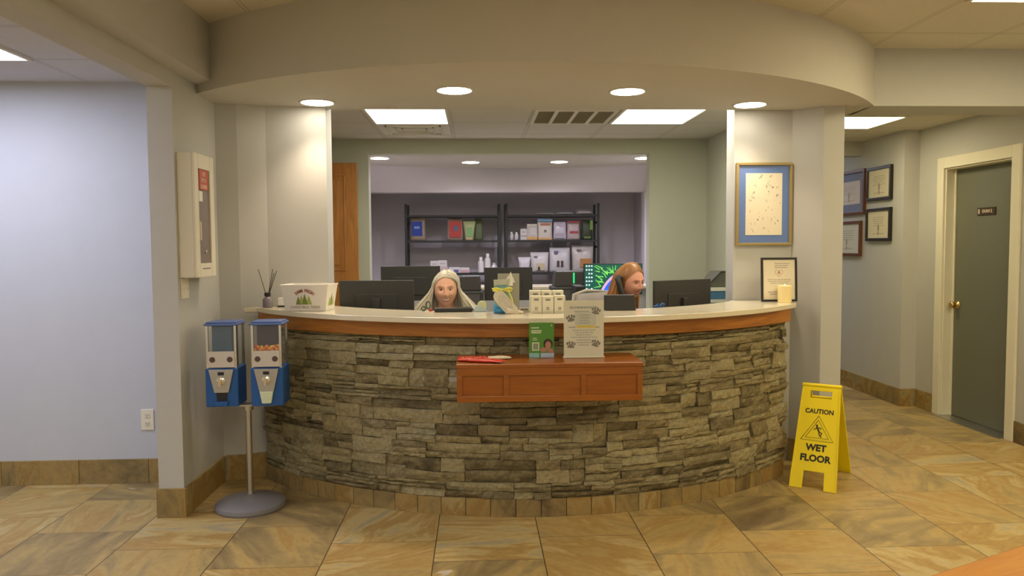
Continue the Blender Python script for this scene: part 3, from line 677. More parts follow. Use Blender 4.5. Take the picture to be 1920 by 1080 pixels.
p = onz(938, 589, CTZ); gp = thing('gift_packet', 'blue and white gift packet with yellow ribbon and a large cream tag', 'gift', (p.x+.012, p.y+.045, CTZ+.002))
b = MB(); pouch_mesh(b, .088, .165, .05, .95, seed=3, crumple=.001); b.build('packet', mat('teal_wrap', (.20, .36, .36), .35, noise=.5, nscale=35), gp, smooth=True)
b = MB(); pouch_mesh(b, .096, .052, .058, 1.0, seed=4); b.build('packet_bottom', mat('bright_blue_wrap', (.04, .25, .48), .25, noise=.6, nscale=40), gp, smooth=True, label='shiny bright blue bottom')
b = MB(); b.xz([(-.044, .145), (.044, .145), (.047, .185), (-.046, .182)], -.006, .006); b.build('packet_top', mat('pale_wrap', (.50, .52, .42), .5, noise=.2, nscale=50), gp)
M_yel = mat('yellow_ribbon', (.72, .66, .08), .45)
b = MB()
for k in (-1, 1):
    loop = [(k*.002, -.034, .128), (k*.03, -.042, .140), (k*.055, -.040, .136), (k*.050, -.038, .124), (k*.02, -.036, .122), (k*.002, -.034, .126)]; b.tube(loop, .0035, n=6)
b.tube([(-.046, 0, .130), (-.035, -.026, .130), (0, -.034, .130), (.035, -.026, .133), (.046, 0, .136)], .004, n=6)
b.tube([(.004, -.034, .130), (.035, -.045, .118), (.050, -.050, .085), (.056, -.052, .060)], .004, n=6); b.build('ribbon', M_yel, gp, smooth=True)
Mt = T((.008, -.046, .066)) @ RY(math.radians(-40)) @ RX(math.radians(-8))
b = MB(); pts = [( .034*math.cos(a)*1.0, .066*math.sin(a)) for a in [PI*i/12 for i in range(13)]]; pts = pts[:]
outl = [(.034, -.075)] + [(.034*math.cos(PI*i/12), .035+.034*math.sin(PI*i/12)) for i in range(13)] + [(-.034, -.075)]
outl = outl + [(-.016, -.112), (.016, -.112)]
b.xz(outl, -.001, .001, Mt); tg = b.build('tag', mat('cream_tag', (.66, .60, .46), .6), gp, label='large cream tag with oval printing')
b = MB()
for (rx_, rz_) in ((.027, .043), (.022, .037)): b.tube([Mt @ Vector((rx_*math.cos(2*PI*i/28), -.0016, -.012+rz_*math.sin(2*PI*i/28)*1.15)) for i in range(29)], .0006, n=4, cap=False)
bars(b, -.012, .012, -.05, .02, 7, -.0014, Mt, th=.25); b.build('printing', mat('tag_ink', (.35, .35, .33), .7), tg)
b = MB(); b.tube([(.02, -.05, .018), (.06, -.045, .008), (.10, -.04, .006), (.115, -.03, .006)], [.022, .016, .010, .004], n=10); b.build('tissue_tail', mat('cream_tissue', (.68, .60, .44), .8, bump=.5, bscale=60), gp, smooth=True)
b = MB()
for i, (x, z, s_) in enumerate(((.045, .205, .016), (.058, .180, .014), (.030, .188, .012))):
    b.add([(x-s_, .004, z-s_), (x+s_, .010, z-s_), (x+s_*.2, 0, z+s_*1.3)], [(0, 1, 2), (2, 1, 0)]); 
b.tube([(.045, .005, .15), (.048, .004, .185), (.052, .002, .215)], [.014, .011, .002], n=7); b.build('tissue_paper', mat('white_tissue', (.80, .77, .68), .8), gp)
p = onz(983, 585, CTZ); np_ = thing('name_badge', 'small cream badge with a grey pill shaped label lying beside the white cartons', 'badge', (p.x, p.y, CTZ))
MB().box(-.028, .028, -.006, .006, 0, .026).build('badge_body', mat('cream_plastic', (.66, .60, .46), .5), np_, bevel=.004); b = MB(); b.box(-.022, .022, -.0075, -.006, .008, .020); b.build('label_plate', M_ink, np_, bevel=.003)
# six white cartons, two rows
def carton(pxl, pxr, ptop, Y, label, grp, tall):
    l = at(pxl, ptop, Y); r = at(pxr, ptop, Y); w = r.x-l.x; h = l.z-CTZ
    t = thing('medicine_carton', label, 'carton', ((l.x+r.x)/2, Y+w/2, CTZ), group=grp)
    bd_ = MB().box(-w/2, w/2, -w/2, w/2, 0, h).build('carton_body', M_carton, t, bevel=.001)
    b = MB(); bars(b, -w*.22, w*.22, h-.026, h-.012, 1, -w/2, th=.8, ragged=.1, seed=int(pxl)); 
    if not tall:
        b.box(-w*.12, w*.12, -w/2-.0006, -w/2, .018, .034); b.box(-w*.36, w*.36, -w/2-.0006, -w/2, .0075, .0088)
    b.build('printing', M_ink, t)
    if not tall: MB().box(-w*.045, w*.045, -w/2-.0012, -w/2-.0006, .021, .031).build('printed_mark', M_carton, t)
M_carton = mat('carton_white', (.72, .68, .52), .5)
for (a, b_, nm) in ((993.7, 1014, 'left'), (1015.3, 1034.5, 'middle'), (1037, 1056.5, 'right')):
    carton(a, b_, 545, 4.205, f'taller white medicine carton, {nm} one of the back row on the countertop', 'cartons in the back row', True)
for (a, b_, nm, tp) in ((995.5, 1015.8, 'left', 555.3), (1016.6, 1038, 'middle', 555.6), (1039, 1060, 'right', 554.5)):
    carton(a, b_, tp, 4.135, f'shorter white medicine carton, {nm} one of the front row on the countertop', 'cartons in the front row', False)

# ---- notices on the display box
ZS = .8725
fl = thing('promotion_flyer', 'green flyer with a blank square and a printed portrait, standing on the cherry box', 'flyer', (.3205, 3.83, ZS))
b = MB().box(-.0635, .0635, 0, .003, 0, .178); fb = b.build('sheet', mat('flyer_green', (.085, .26, .035), .4), fl)
MB().box(-.0655, .0655, -.004, .020, 0, .004).build('holder_foot', M_glass, fl)
b = MB(); b.box(-.0635, -.012, -.0008, 0, 0, .024); b.build('footer_panel', mat('flyer_cyan', (.28, .52, .50), .4), fb); b = MB(); b.box(-.005, .0635, -.0008, 0, 0, .024); b.build('footer_panel', mat('flyer_lightblue', (.42, .50, .66), .4), fb)
M_fw = mat('flyer_white', (.66, .72, .52), .5)
b = MB(); b.box(-.048, -.012, -.0008, 0, .036, .078); b.build('white_square', M_fw, fb); b = MB(); b.box(-.043, -.017, -.0014, -.0008, .041, .073); b.build('blank_square', mat('flyer_grey', (.26, .29, .22), .5), fb)
b = MB(); bars(b, -.052, -.010, .146, .158, 1, 0, th=.5, ragged=.1, center=False, seed=5); bars(b, -.052, .003, .123, .142, 2, 0, th=.75, ragged=.1, center=False, seed=7); bars(b, -.046, -.022, .086, .104, 2, 0, th=.4, seed=9); b.box(.048, .053, -.0008, 0, .160, .167); b.build('lettering', M_fw, fb)
b = MB(); b.ball((.033, -.0004, .070), (.024, .001, .026), n=24); b.build('printed_hair', mat('print_dark_brown', (.045, .028, .018), .6), fb)
b = MB(); b.ball((.033, -.0012, .062), (.015, .001, .021), n=24); b.ball((.010, -.0010, .040), (.018, .001, .012), n=16); b.ball((.045, -.0010, .034), (.016, .001, .012), n=16); b.build('printed_face', mat('print_skin', (.42, .22, .14), .6), fb)
pn = thing('paw_print_notice', 'cream notice with four grey paw prints and a yellow highlighted line in a clear stand', 'notice', (.5325, 3.81, ZS))
pb = MB().box(-.101, .101, 0, .003, .006, .290).build('sheet', mat('notice_paper', (.66, .64, .48), .45), pn)
MB().box(-.106, .106, -.006, .030, 0, .006).build('stand_foot', mat('acrylic', (.75, .72, .60), .1, coat=.5), pn, bevel=.002)
MB().box(-.103, .103, -.0022, -.0012, .006, .292).build('clear_cover', mat('acrylic_clear', (1, 1, 1), .06, alpha=.04), pn)
b = MB(); b.box(-.036, .060, -.0007, 0, .152, .164); b.build('highlighted_line', mat('highlighter_yellow', (.66, .50, .03), .5), pb)
b = MB(); b.box(-.045, .062, -.0005, 0, .165, .235); b.build('pale_blue_patch', mat('pale_blue_print', (.52, .54, .44), .6), pb)
b = MB(); bars(b, -.072, .070, .247, .262, 1, -.0005, th=.7, ragged=.02, seed=2); bars(b, -.05, .03, .228, .243, 1, -.0005, th=.35, seed=3)
bars(b, -.026, .034, .170, .222, 4, -.0005, th=.45, seed=4); bars(b, -.078, -.04, .151, .159, 1, -.0005, th=.8, seed=6, ragged=.1); bars(b, .058, .080, .151, .159, 1, -.0005, th=.7, seed=6, ragged=.1)
bars(b, -.074, .078, .098, .146, 4, -.0005, th=.35, seed=11, ragged=.5); bars(b, -.04, .04, .058, .096, 3, -.0005, th=.4, seed=13)
b.build('printed_lines', mat('grey_green_ink', (.34, .35, .30), .7), pb)
M_paw = mat('paw_grey', (.19, .17, .13), .7, noise=.5, nscale=120)
for (x, z, r) in ((-.066, .200, -.2), (.062, .236, .25), (-.066, .066, .05), (.060, .072, .35)):
    b = MB(); Mp = T((x, -.0006, z)) @ RY(r)
    b.ball((0, 0, -.006), (.013, .0008, .011), n=16, M=Mp)
    for q in (-.018, -.007, .007, .018): b.ball((q, 0, .010-abs(q)*.45+.004), (.0055, .0008, .0085), n=10, M=Mp)
    for s_ in (-1, 1): b.ball((s_*.012, 0, -.010), (.006, .0008, .006), n=10, M=Mp)
    b.build('paw_print', M_paw, pb)
rp = thing('red_snack_packets', 'flat red foil packets with white specks on the left end of the cherry box', 'packet', (.022, 3.76, ZS), rz=-.03)
rn = random.Random(4)
for k, (x, y, a, l, w) in enumerate(((-.055, .01, .05, .10, .10), (.015, -.02, -.35, .11, .07), (.078, .035, .15, .07, .055))):
    b = MB(); pouch_mesh(b, w, l*1.6, .016, .98, M=T((x-l*.7, y, .008)) @ RZ(a) @ RY(PI/2) @ RZ(PI/2), crumple=.0014, seed=k)
    b.build('packet', mat('red_foil', (.62, .05, .025), .3, noise=.25, nscale=90) if k < 2 else mat('cream_foil', (.66, .58, .42), .35), rp, smooth=True)
b = MB()
for k in range(46): x = rn.uniform(-.105, .045); y = rn.uniform(-.045, .045); b.ball((x, y, .0165), (.0022, .0022, .0009), n=6)
b.build('white_specks', mat('speck_white', (.75, .60, .50), .6), rp, kind='stuff')

# ---- wall pictures
def framed(name, label, cat, M, w, h, fw, fm, mats_, depth=.02, group=None, matw=0, loc=None, rz=0):
    t = thing(name, label, cat, loc, rz, group); b = MB()
    for a in ((-w/2, w/2, -h/2, -h/2+fw), (-w/2, w/2, h/2-fw, h/2), (-w/2, -w/2+fw, -h/2+fw, h/2-fw), (w/2-fw, w/2, -h/2+fw, h/2-fw)): b.box(a[0], a[1], -depth, 0, a[2], a[3])
    b.build('frame', fm, t, bevel=min(.003, fw*.2))
    x, z = w/2-fw, h/2-fw
    if matw: MB().box(-x, x, -depth*.45, -.002, -z, z).build('mat_board', mats_[0], t)
    pr = MB().box(-x+matw, x-matw, -depth*.55, -.002, -z+matw*1.1, z-matw*1.1).build('print', mats_[1], t)
    return t, pr, -depth*.55
M_gold = mat('dull_gold_frame', (.34, .26, .11), .4, .3)
M_matblue = mat('blue_mat_board', (.085, .17, .44), .6)
t, pr, yy = framed('framed_print', 'tall print of scattered small figures in blue mat and gold frame on right wall', 'picture', None, .372, .542, .019, M_gold, (M_matblue, mat('ivory_paper', (.74, .68, .52), .7)), matw=.046, loc=(1.876, 4.948, 1.70))
rn = random.Random(21); mk = [MB(), MB(), MB()]
for i in range(62):
    x = rn.uniform(-.105, .105); z = rn.uniform(-.195, .195); s_ = rn.uniform(.0025, .0085); q = mk[i % 3]
    for k in range(rn.randint(1, 4)): q.ball((x+rn.uniform(-s_, s_), yy-.0003, z+rn.uniform(-s_, s_)), (s_*rn.uniform(.3, .7), .0006, s_*rn.uniform(.2, .5)), n=7)
for q, c_ in zip(mk, ((.10, .10, .10), (.32, .24, .17), (.25, .30, .28))): q.build('small_figures', mat('figure_ink_%.2f' % c_[0], c_, .7), pr, kind='stuff')
MB().box(-.172, .172, -.0165, -.0155, -.252, .252).build('glazing', mat('picture_glass', (1, 1, 1), .04, alpha=.02), t)
t, pr, yy = framed('framed_notice', 'black framed notice with a heart drawing standing behind the candle at the right end', 'notice', None, .236, .282, .014, M_black, (None, mat('notice_white', (.76, .69, .52), .5)), depth=.014, loc=(1.925, 4.80, CTZ+.1415), rz=.02)
t.rotation_euler = (-.06, 0, .02); t.location.z = CTZ+.1415
b = MB(); bars(b, -.028, .078, .070, .108, 3, yy, th=.3, center=False, seed=3); bars(b, -.085, .085, -.028, .006, 3, yy, th=.3, seed=4, ragged=.45); bars(b, -.085, .085, -.100, -.072, 2, yy, th=.3, seed=8, ragged=.6); b.build('printed_lines', M_ink, pr)
hb = MB(); hp = [Vector((.026*math.sin(a)**3, yy-.0008, .043+.0016*(13*math.cos(a)-5*math.cos(2*a)-2*math.cos(3*a)-math.cos(4*a)))) for a in [2*PI*i/32 for i in range(33)]]
hb.tube(hp, .0010, n=5, cap=False); hb.ball((0, yy-.0004, .044), (.010, .0006, .010), n=12); hb.build('heart_drawing', mat('faded_red_ink', (.50, .27, .22), .7), pr)
MB().box(-.104, .104, -.0135, -.0128, -.127, .127).build('glazing', mat('notice_glass', (1, 1, 1), .03, alpha=.03, coat=.4), t)
cn = thing('pillar_candle', 'cream pillar candle in front of the black framed notice', 'candle', (onz(1471, 567, CTZ).x, onz(1471, 567, CTZ).y, CTZ))
b = MB(); b.lathe([(.040, 0), (.042, .004), (.042, .104), (.039, .108), (.032, .103), (.01, .098)], n=32); b.build('wax', mat('cream_wax', (.82, .66, .32), .4, emit=(1, .75, .3), estr=.06), cn, smooth='auto')
b = MB(); b.lathe([(.0035, .095), (.0045, .104), (.001, .116)], n=10); b.build('flame_tip', mat('led_flame', (1, .85, .5), .3, emit=(1, .8, .45), estr=2.5), cn, smooth=True)
M_wframe = mat('walnut_frame', (.13, .045, .025), .4); M_bframe = mat('black_frame', (.020, .014, .012), .4)
def cert(y0, y1, z0, z1, fm, label, mw=0, mm=None, grp=None, pc=(.66, .60, .42)):
    t, pr, yy = framed('framed_certificate', label, 'certificate', None, y1-y0, z1-z0, .028, fm, (mm, mat('certificate_%.2f' % pc[0], pc, .7)), depth=.028, matw=mw, loc=(3.719, (y0+y1)/2, (z0+z1)/2), rz=-PI/2, group=grp)
    w = y1-y0-.056-2*mw; h = z1-z0-.056-2.2*mw; b = MB(); bars(b, -w*.3, w*.3, -.02, h*.30, 5, yy, th=.25, seed=int(z0*99)); b.ball((0, yy, -h*.12), (.018, .0008, .035), n=12); b.ball((0, yy, -h*.32), (.014, .0008, .020), n=12); bars(b, -w*.38, w*.38, -h*.38, -h*.30, 1, yy, th=.3, seed=2)
    b.build('printing', mat('certificate_ink', (.36, .31, .20), .8), pr)
cert(6.70, 7.13, 1.835, 2.145, M_bframe, 'black framed certificate on the hallway wall, upper one nearest the door')
cert(6.70, 7.13, 1.46, 1.765, M_bframe, 'black framed certificate on the hallway wall, directly below the other black one')
cert(7.17, 7.80, 1.72, 2.155, M_wframe, 'brown framed certificate with blue mat, partly hidden by the right pier', mw=.07, mm=mat('slate_blue_mat', (.17, .19, .30), .7), pc=(.58, .52, .50))
cert(7.23, 7.80, 1.315, 1.66, M_wframe, 'brown framed certificate without mat, lower one partly hidden by the right pier', pc=(.57, .56, .48))

# ---- wet floor sign
ws = thing('wet_floor_sign', 'yellow folding wet floor caution sign at the right end of the counter', 'caution sign', (2.088, 4.512, 0), rz=math.radians(-35.6))
M_y = mat('caution_yellow', (.86, .68, .002), .5, noise=.03); Ls = .628; th_ = math.asin(.24/.628)
def panel(side):
    Mp = T((0, side*.24, 0)) @ (RZ(0) if side < 0 else RZ(PI)) @ RX(-th_)
    def hw(z): return .1315+(.108-.1315)*z/Ls
    b = MB(); b.mi = 0
    def strip(z0, z1, a0, a1):
        b.xz([(a0(z0), z0), (a1(z0), z0), (a1(z1), z1), (a0(z1), z1)], -.007, .007, Mp)
    nl = lambda z: -hw(z); nr = lambda z: hw(z)
    strip(0, .105, nl, lambda z: -hw(z)+.070); strip(0, .105, lambda z: hw(z)-.070, nr)
    strip(.105, .545, nl, nr)
    strip(.545, .590, nl, lambda z: -.062); strip(.545, .590, lambda z: .062, nr); strip(.590, .612, nl, nr)
    p = b.build('front_panel' if side < 0 else 'rear_panel', M_y, ws)
    e = MB(); rim = .0055
    for s_ in (-1, 1): e.add([(s_*hw(.02)-s_*.006, -.012, .02), (s_*hw(.02), -.012, .02), (s_*hw(.6), -.012, .6), (s_*hw(.6)-s_*.006, -.012, .6), (s_*hw(.02)-s_*.006, -.007, .02), (s_*hw(.02), -.007, .02), (s_*hw(.6), -.007, .6), (s_*hw(.6)-s_*.006, -.007, .6)], [(0,3,2,1),(4,5,6,7),(0,1,5,4),(1,2,6,5),(2,3,7,6),(3,0,4,7)], Mp)
    e.build('raised_edge', M_y, p)
    Ml = Mp @ T((0, -.0078, 0)); kk = M_blackink
    text('lettering', 'CAUTION', .039, kk, p, Ml @ T((0, 0, .462)), bold=.0012, sx=.92)
    text('lettering', 'WET', .054, kk, p, Ml @ T((0, 0, .243)), bold=.0022, sx=.98)
    text('lettering', 'FLOOR', .054, kk, p, Ml @ T((0, 0, .180)), bold=.0022, sx=.98)
    g = MB()
    for sc, w in ((1.0, .0016), (.72, .0016)):
        c = Vector((0, 0, .345)); tri = [c+Vector((0, 0, .092))*sc, c+Vector((-.092, 0, -.058))*sc, c+Vector((.092, 0, -.058))*sc]; tri.append(tri[0]); tri.append(tri[1])
        g.tube([Ml @ v for v in tri], w, n=5)
    def st_(pts, w): g.tube([Ml @ Vector((x, 0, .345+z)) for x, z in pts], w, n=6)
    g.ball(tuple(Ml @ Vector((-.006, 0, .378))), .006, n=8)
    st_([(-.006, .026), (.004, .006), (.010, -.006)], .0045); st_([(-.004, .020), (-.022, .006)], .0024); st_([(-.002, .018), (.012, .022), (.020, .012)], .0024)
    st_([(.010, -.006), (.026, -.010), (.018, -.026)], .003); st_([(.008, -.008), (.012, -.026), (.024, -.034)], .003)
    g.build('warning_symbol', M_blackink, p)
panel(-1); panel(1)
b = MB(); b.tube([(-.112, 0, .575), (.112, 0, .575)], .013, n=12); b.build('hinge', M_y, ws, smooth='auto')

# ---- wooden bench corner at the lower right
bn = thing('wooden_bench', 'orange wood bench top cut by the lower right corner', 'bench', (1.912, 2.051, 0), rz=math.radians(25))
MB().box(-.85, .75, -.35, .35, .41, .45).build('bench_top', M_bench, bn, bevel=.008)
for x in (-.78, .68):
    for y in (-.28, .28): MB().box(x-.03, x+.03, y-.03, y+.03, 0, .41).build('leg', M_bench, bn, bevel=.003)
b = MB(); b.box(-.75, .65, -.30, -.28, .33, .41); b.box(-.75, .65, .28, .30, .33, .41); b.build('apron', M_bench, bn)

# ================================================================== OFFICE BEHIND THE COUNTER
back = thing('back_desk', 'long back desk under the alcove opening behind the receptionists', 'desk', (.40, 6.55, 0))
M_lam = MATS['desk_laminate']
MB().box(-1.35, 1.30, -.32, .33, .715, .745).build('desk_top', M_lam, back, bevel=.004)
for x in (-1.33, -.3, .6, 1.27): MB().box(x-.015, x+.015, -.30, .33, 0, .715).build('support_panel', M_lam, back)
MB().box(-1.33, 1.27, .30, .325, .2, .715).build('modesty_panel', M_lam, back)
lg = MB(); lg.box(-1.30, 1.92, 7.36, 7.46, 0, 1.02); struct('wall_alcove_half', lg, M_wall)
MB().box(-1.295, 1.915, 7.25, 7.66, 1.02, 1.05).build('alcove_countertop', M_quartz, bevel=.005, label='pale countertop of the alcove opening behind the office', cat='countertop')

def monitor(label, loc, rz, w, h, zc, tilt=0, front=False, stand_z=.745, group=None):
    """screen faces local -y when front, the plain back otherwise"""
    t = thing('computer_monitor', label, 'monitor', (loc[0], loc[1], stand_z), rz, group)
    Mm = T((0, 0, zc-stand_z)) @ RX(tilt); s = 1 if front else -1
    b = MB(); b.box(-w/2, w/2, -.012, .012, -h/2, h/2, Mm); bd_ = b.build('housing', M_black if front else M_dark, t, bevel=.003)
    b = MB(); b.box(-w/2+.008, w/2-.008, *sorted((-s*.0128, -s*.0118)), -h/2+.014, h/2-.008, Mm)
    sc = b.build('screen', mat('screen_off', (.01, .01, .012), .15), bd_)
    b = MB(); b.box(-w*.28, w*.28, *sorted((s*.012, s*.018)), -h*.34, h*.18, Mm); b.build('rear_cover', M_dark, bd_, bevel=.005)
    b = MB(); b.box(-.025, .025, *sorted((s*.020, s*.045)), .01, zc-stand_z+.02); b.build('stand_neck', M_dark, t, bevel=.003)
    b = MB(); b.lathe([(.11, 0), (.112, .006), (.10, .012), (.03, .016)], n=32); b.build('stand_base', M_dark, t, smooth='auto')
    return t, sc, Mm
def span(px0, px1, py, Y): a = at(px0, py, Y); b_ = at(px1, py, Y); return (a.x+b_.x)/2, b_.x-a.x
x, w = span(636, 776, 527, 4.84); zt_ = at(700, 526, 4.84).z
monitor('wide dark monitor seen from behind, left of the white haired woman, over the counter edge', (x, 4.84), -.03, w, .265, zt_-.132)
x, w = span(714, 825, 500, 6.32); zt_ = at(770, 499, 6.32).z
monitor('black monitor on the back desk behind the wide dark monitor at left', (x, 6.32), 0, w, .285, zt_-.142)
x, w = span(908, 998, 502, 6.60); zt_ = at(950, 501.5, 6.60).z
monitor('black monitor on the back desk behind the gift packet', (x, 6.60), 0, w, .285, zt_-.142)
a = at(1226, 528, 4.83); b_ = at(1330.5, 520.5, 5.06); d = Vector((b_.x-a.x, b_.y-a.y)); 
monitor('dark monitor seen from behind at the right end, angled toward the red haired woman', ((a.x+b_.x)/2, (a.y+b_.y)/2), math.atan2(d.y, d.x), d.length, .27, (a.z+b_.z)/2-.136)
# the lit screen
x, w = span(1094, 1204, 496, 6.22); zt_ = at(1150, 494, 6.22).z
t, sc, Mm = monitor('monitor with a lit blue and green desktop picture behind the red haired woman', (x, 6.22), 0, w, .255, zt_-.127, front=True)
hw_, hh_ = w/2-.008, .1275; z0, z1 = -hh_+.014, hh_-.008
def lit(name, c, st=1.0):
    st *= .42
    return mat(name, c, .3, emit=c, estr=st)
YS = -.0134
MB().box(-hw_, hw_, YS, -.0128, z0, z1, Mm).build('picture_background', lit('screen_dark_green', (.01, .07, .05), 1.2), sc)
b = MB(); N_ = 26
def onarc(u, r, cx=.16, cz=-.20): return (cx+r*math.cos(u), cz+r*math.sin(u))
def wedge(mb, r0, r1, u0, u1, y):
    for i in range(N_):
        a0_ = u0+(u1-u0)*i/N_; a1_ = u0+(u1-u0)*(i+1)/N_; q = [onarc(a0_, r0), onarc(a0_, r1), onarc(a1_, r1), onarc(a1_, r0)]
        q = [(min(hw_-.002, max(-hw_, p[0])), min(z1, max(z0, p[1]))) for p in q]
        mb.add([(p[0], y, p[1]) for p in q], [(0, 1, 2, 3)], Mm)
wedge(b, .0, .262, PI*.40, PI*1.0, -.0150); b.build('blue_lake', mat('screen_blue', (.02, .10, .75), .3, noise=.6, nscale=18, emit=(.02, .10, .62), estr=.50), sc)
b = MB(); wedge(b, .262, .282, PI*.40, PI*1.0, -.0152); b.build('pink_shore', lit('screen_pink', (.52, .33, .55)), sc)
b = MB(); rn = random.Random(5)
for i in range(110):
    u = rn.uniform(PI*.50, PI*.99); r0_ = rn.uniform(.288, .40); l = rn.uniform(.03, .07); p0 = onarc(u, r0_); p1 = onarc(u+rn.uniform(-.1, .1), r0_+l)
    if -hw_+.085 < p0[0] < hw_-.01 and -hw_+.075 < p1[0] < hw_ and z0+.008 < p0[1] < z1-.006 and p1[1] < z1-.006: b.tube([Mm @ Vector((p0[0], -.0142, p0[1])), Mm @ Vector((p1[0], -.0142, p1[1]))], [.0048, .0018], n=6)
b.build('green_leaves', lit('screen_leaf', (.16, .55, .10), 1.1), sc)
b = MB()
for i in range(3):
    for j in range(7):
        if (i, j) in ((0, 2), (2, 5), (1, 6)): continue
        b.box(-hw_+.010+i*.021, -hw_+.022+i*.021, -.0145, -.0135, z1-.018-j*.031, z1-.006-j*.031, Mm)
b.build('desktop_icons', lit('screen_icon', (.55, .70, .85)), sc)

# printers, tower, drawers
def printer(px0, px1, pytop, Y, label, light):
    x, w = span(px0, px1, pytop, Y); zt = at(px0, pytop, Y).z; h = zt-.745
    t = thing('printer', label, 'printer', (x, Y, .745)); 
    b = MB(); b.box(-w/2, w/2, -.16, .16, 0, h*.72); bd = b.build('printer_body', M_dark, t, bevel=.012)
    b = MB(); b.xz([(-w*.42, h*.72), (w*.42, h*.72), (w*.38, h), (-w*.38, h)], -.10, .14); b.build('scanner_lid', mat('printer_lid', (.055, .05, .048), .4), t, bevel=.008)
    b = MB(); b.box(-w*.36, w*.36, -.165, -.158, h*.46, h*.66); b.build('control_panel', mat('printer_panel', (.09, .085, .085), .3), bd)
    b = MB(); b.box(-w*.38, w*.38, -.22, -.15, h*.10, h*.14); b.build('paper_tray', M_black, bd, bevel=.003)
    if light: 
        b = MB(); b.box(w*.10, w*.145, -.106, -.099, h*.78, h*.97); b.build('green_indicator', mat('green_led', (.02, .5, .15), .3, emit=(.03, .75, .22), estr=.4), t, label='small lit green indicator')
    return t
printer(1032, 1098, 508, 6.62, 'black printer with a small green light on the back desk', True)
printer(857, 906, 517, 6.52, 'dark printer on the back desk right of the white haired woman', False)
x, w = span(1076, 1093, 536, 6.05)
ct_ = thing('computer_tower', 'narrow black computer tower standing left of the lit screen', 'computer', (x, 6.02, .745))
hh = at(1085, 536, 6.0).z-.745; MB().box(-.037, .037, -.10, .2, 0, hh).build('case', M_black, ct_, bevel=.004); MB().box(-.034, .034, -.104, -.10, hh*.5, hh*.9).build('front_bezel', M_dark, ct_)
fd = thing('file_drawer_tower', 'white drawer tower with blue drawers behind the right jamb', 'drawer unit', (2.0, 6.10, 0))
M_fd = mat('drawer_frame_cream', (.72, .72, .58), .5); hx = .20; base = .62
b = MB(); b.box(-hx, hx, -.18, .18, 0, base); 
for i in range(6):
    z = base+i*.0905; b.box(-hx, hx, -.18, .18, z, z+.024)
b.box(-hx, -hx+.012, -.18, .18, base, 1.12); b.box(hx-.012, hx, -.18, .18, base, 1.12); b.box(-hx, hx, .17, .18, base, 1.12); b.build('frame', M_fd, fd)
cols = [(.03, .07, .14), (.025, .07, .14), (.02, .06, .12), (.035, .12, .24), (.07, .19, .32)]
for i, c_ in enumerate(cols): z = base+.024+i*.0905; b = MB(); b.box(-hx+.014, hx-.014, -.176, .16, z+.002, z+.064); q = b.build('drawer', mat('drawer_blue_%d' % i, c_, .3, noise=.2), fd, bevel=.003); MB().box(-.03, .03, -.182, -.176, z+.03, z+.04).build('pull', M_fd, q)
tr = thing('document_tray', 'slanted dark document tray on top of the blue drawer tower', 'tray', (2.03, 6.10, 1.097))
b = MB(); b.add([(-.22, -.12, 0), (.17, -.12, 0), (.17, .14, 0), (-.22, .14, 0), (-.10, -.12, .125), (.17, -.12, .125), (.17, .14, .125), (-.10, .14, .125)], [(0,3,2,1),(4,5,6,7),(0,1,5,4),(1,2,6,5),(2,3,7,6),(3,0,4,7)]); b.build('tray_body', mat('dark_green_grey', (.10, .10, .075), .5), tr, bevel=.004)
b = MB(); b.tube([(-.22, -.122, .004), (-.10, -.122, .125), (.17, -.122, .125)], .004, n=6); b.build('rim', M_black, tr)

# devices at the back edge of the countertop
a = at(815, 582, 4.29); b_ = at(886, 582, 4.29)
ks = thing('card_terminal', 'low black terminal at the counter edge below the white haired woman', 'device', ((a.x+b_.x)/2, 4.30, CTZ))
MB().box(-(b_.x-a.x)/2, (b_.x-a.x)/2, -.03, .03, 0, .022).build('terminal_body', M_black, ks, bevel=.004); MB().box(-(b_.x-a.x)/2+.01, (b_.x-a.x)/2-.01, -.024, .024, .022, .024).build('display', mat('screen_off'  , (.01, .01, .012), .15), ks)
a = at(1134, 580, 4.28); b_ = at(1191, 580, 4.28); zt_ = at(1160, 553, 4.28).z
tm = thing('desk_phone', 'black desk phone raised at the counter edge below the red haired woman', 'phone', ((a.x+b_.x)/2, 4.285, CTZ)); w = (b_.x-a.x)/2
b = MB(); b.add([(-w, -.03, 0), (w, -.03, 0), (w, .035, 0), (-w, .035, 0), (-w, .00, zt_-CTZ), (w, .00, zt_-CTZ), (w, .025, zt_-CTZ), (-w, .025, zt_-CTZ)], [(0,3,2,1),(4,5,6,7),(0,1,5,4),(1,2,6,5),(2,3,7,6),(3,0,4,7)]); b.build('phone_body', M_black, tm, bevel=.004)
b = MB(); b.box(-w+.008, w-.008, .0245, .030, .045, zt_-CTZ-.008); b.build('display', MATS['screen_off'], tm)
b = MB(); b.box(w-.03, w-.005, .028, .046, .01, .02); b.build('cradle', M_dark, tm)
p = at(871, 574, 4.30); td = thing('tape_dispenser', 'pale blue tape dispenser at the counter edge beside the white haired woman', 'tape dispenser', (p.x+.098, 4.292, CTZ))
b = MB(); b.lathe([(.012, -.014), (.026, -.014), (.026, .014), (.012, .014)], M=T((0, 0, .034)) @ RX(PI/2), n=24); b.build('tape_roll', mat('yellow_green_tape', (.60, .62, .34), .5), td, smooth='auto'); b = MB(); b.xz([(-.045, 0), (.03, 0), (.012, .024), (-.03, .036), (-.045, .02)], -.016, .016); b.build('dispenser_body', mat('pale_blue_plastic', (.45, .55, .58), .4), td, bevel=.003)
p = at(803, 578, 4.37); od = thing('holiday_ornament', 'small dark green wreath ornament with red base at the counter edge', 'ornament', (p.x, 4.36, CTZ))
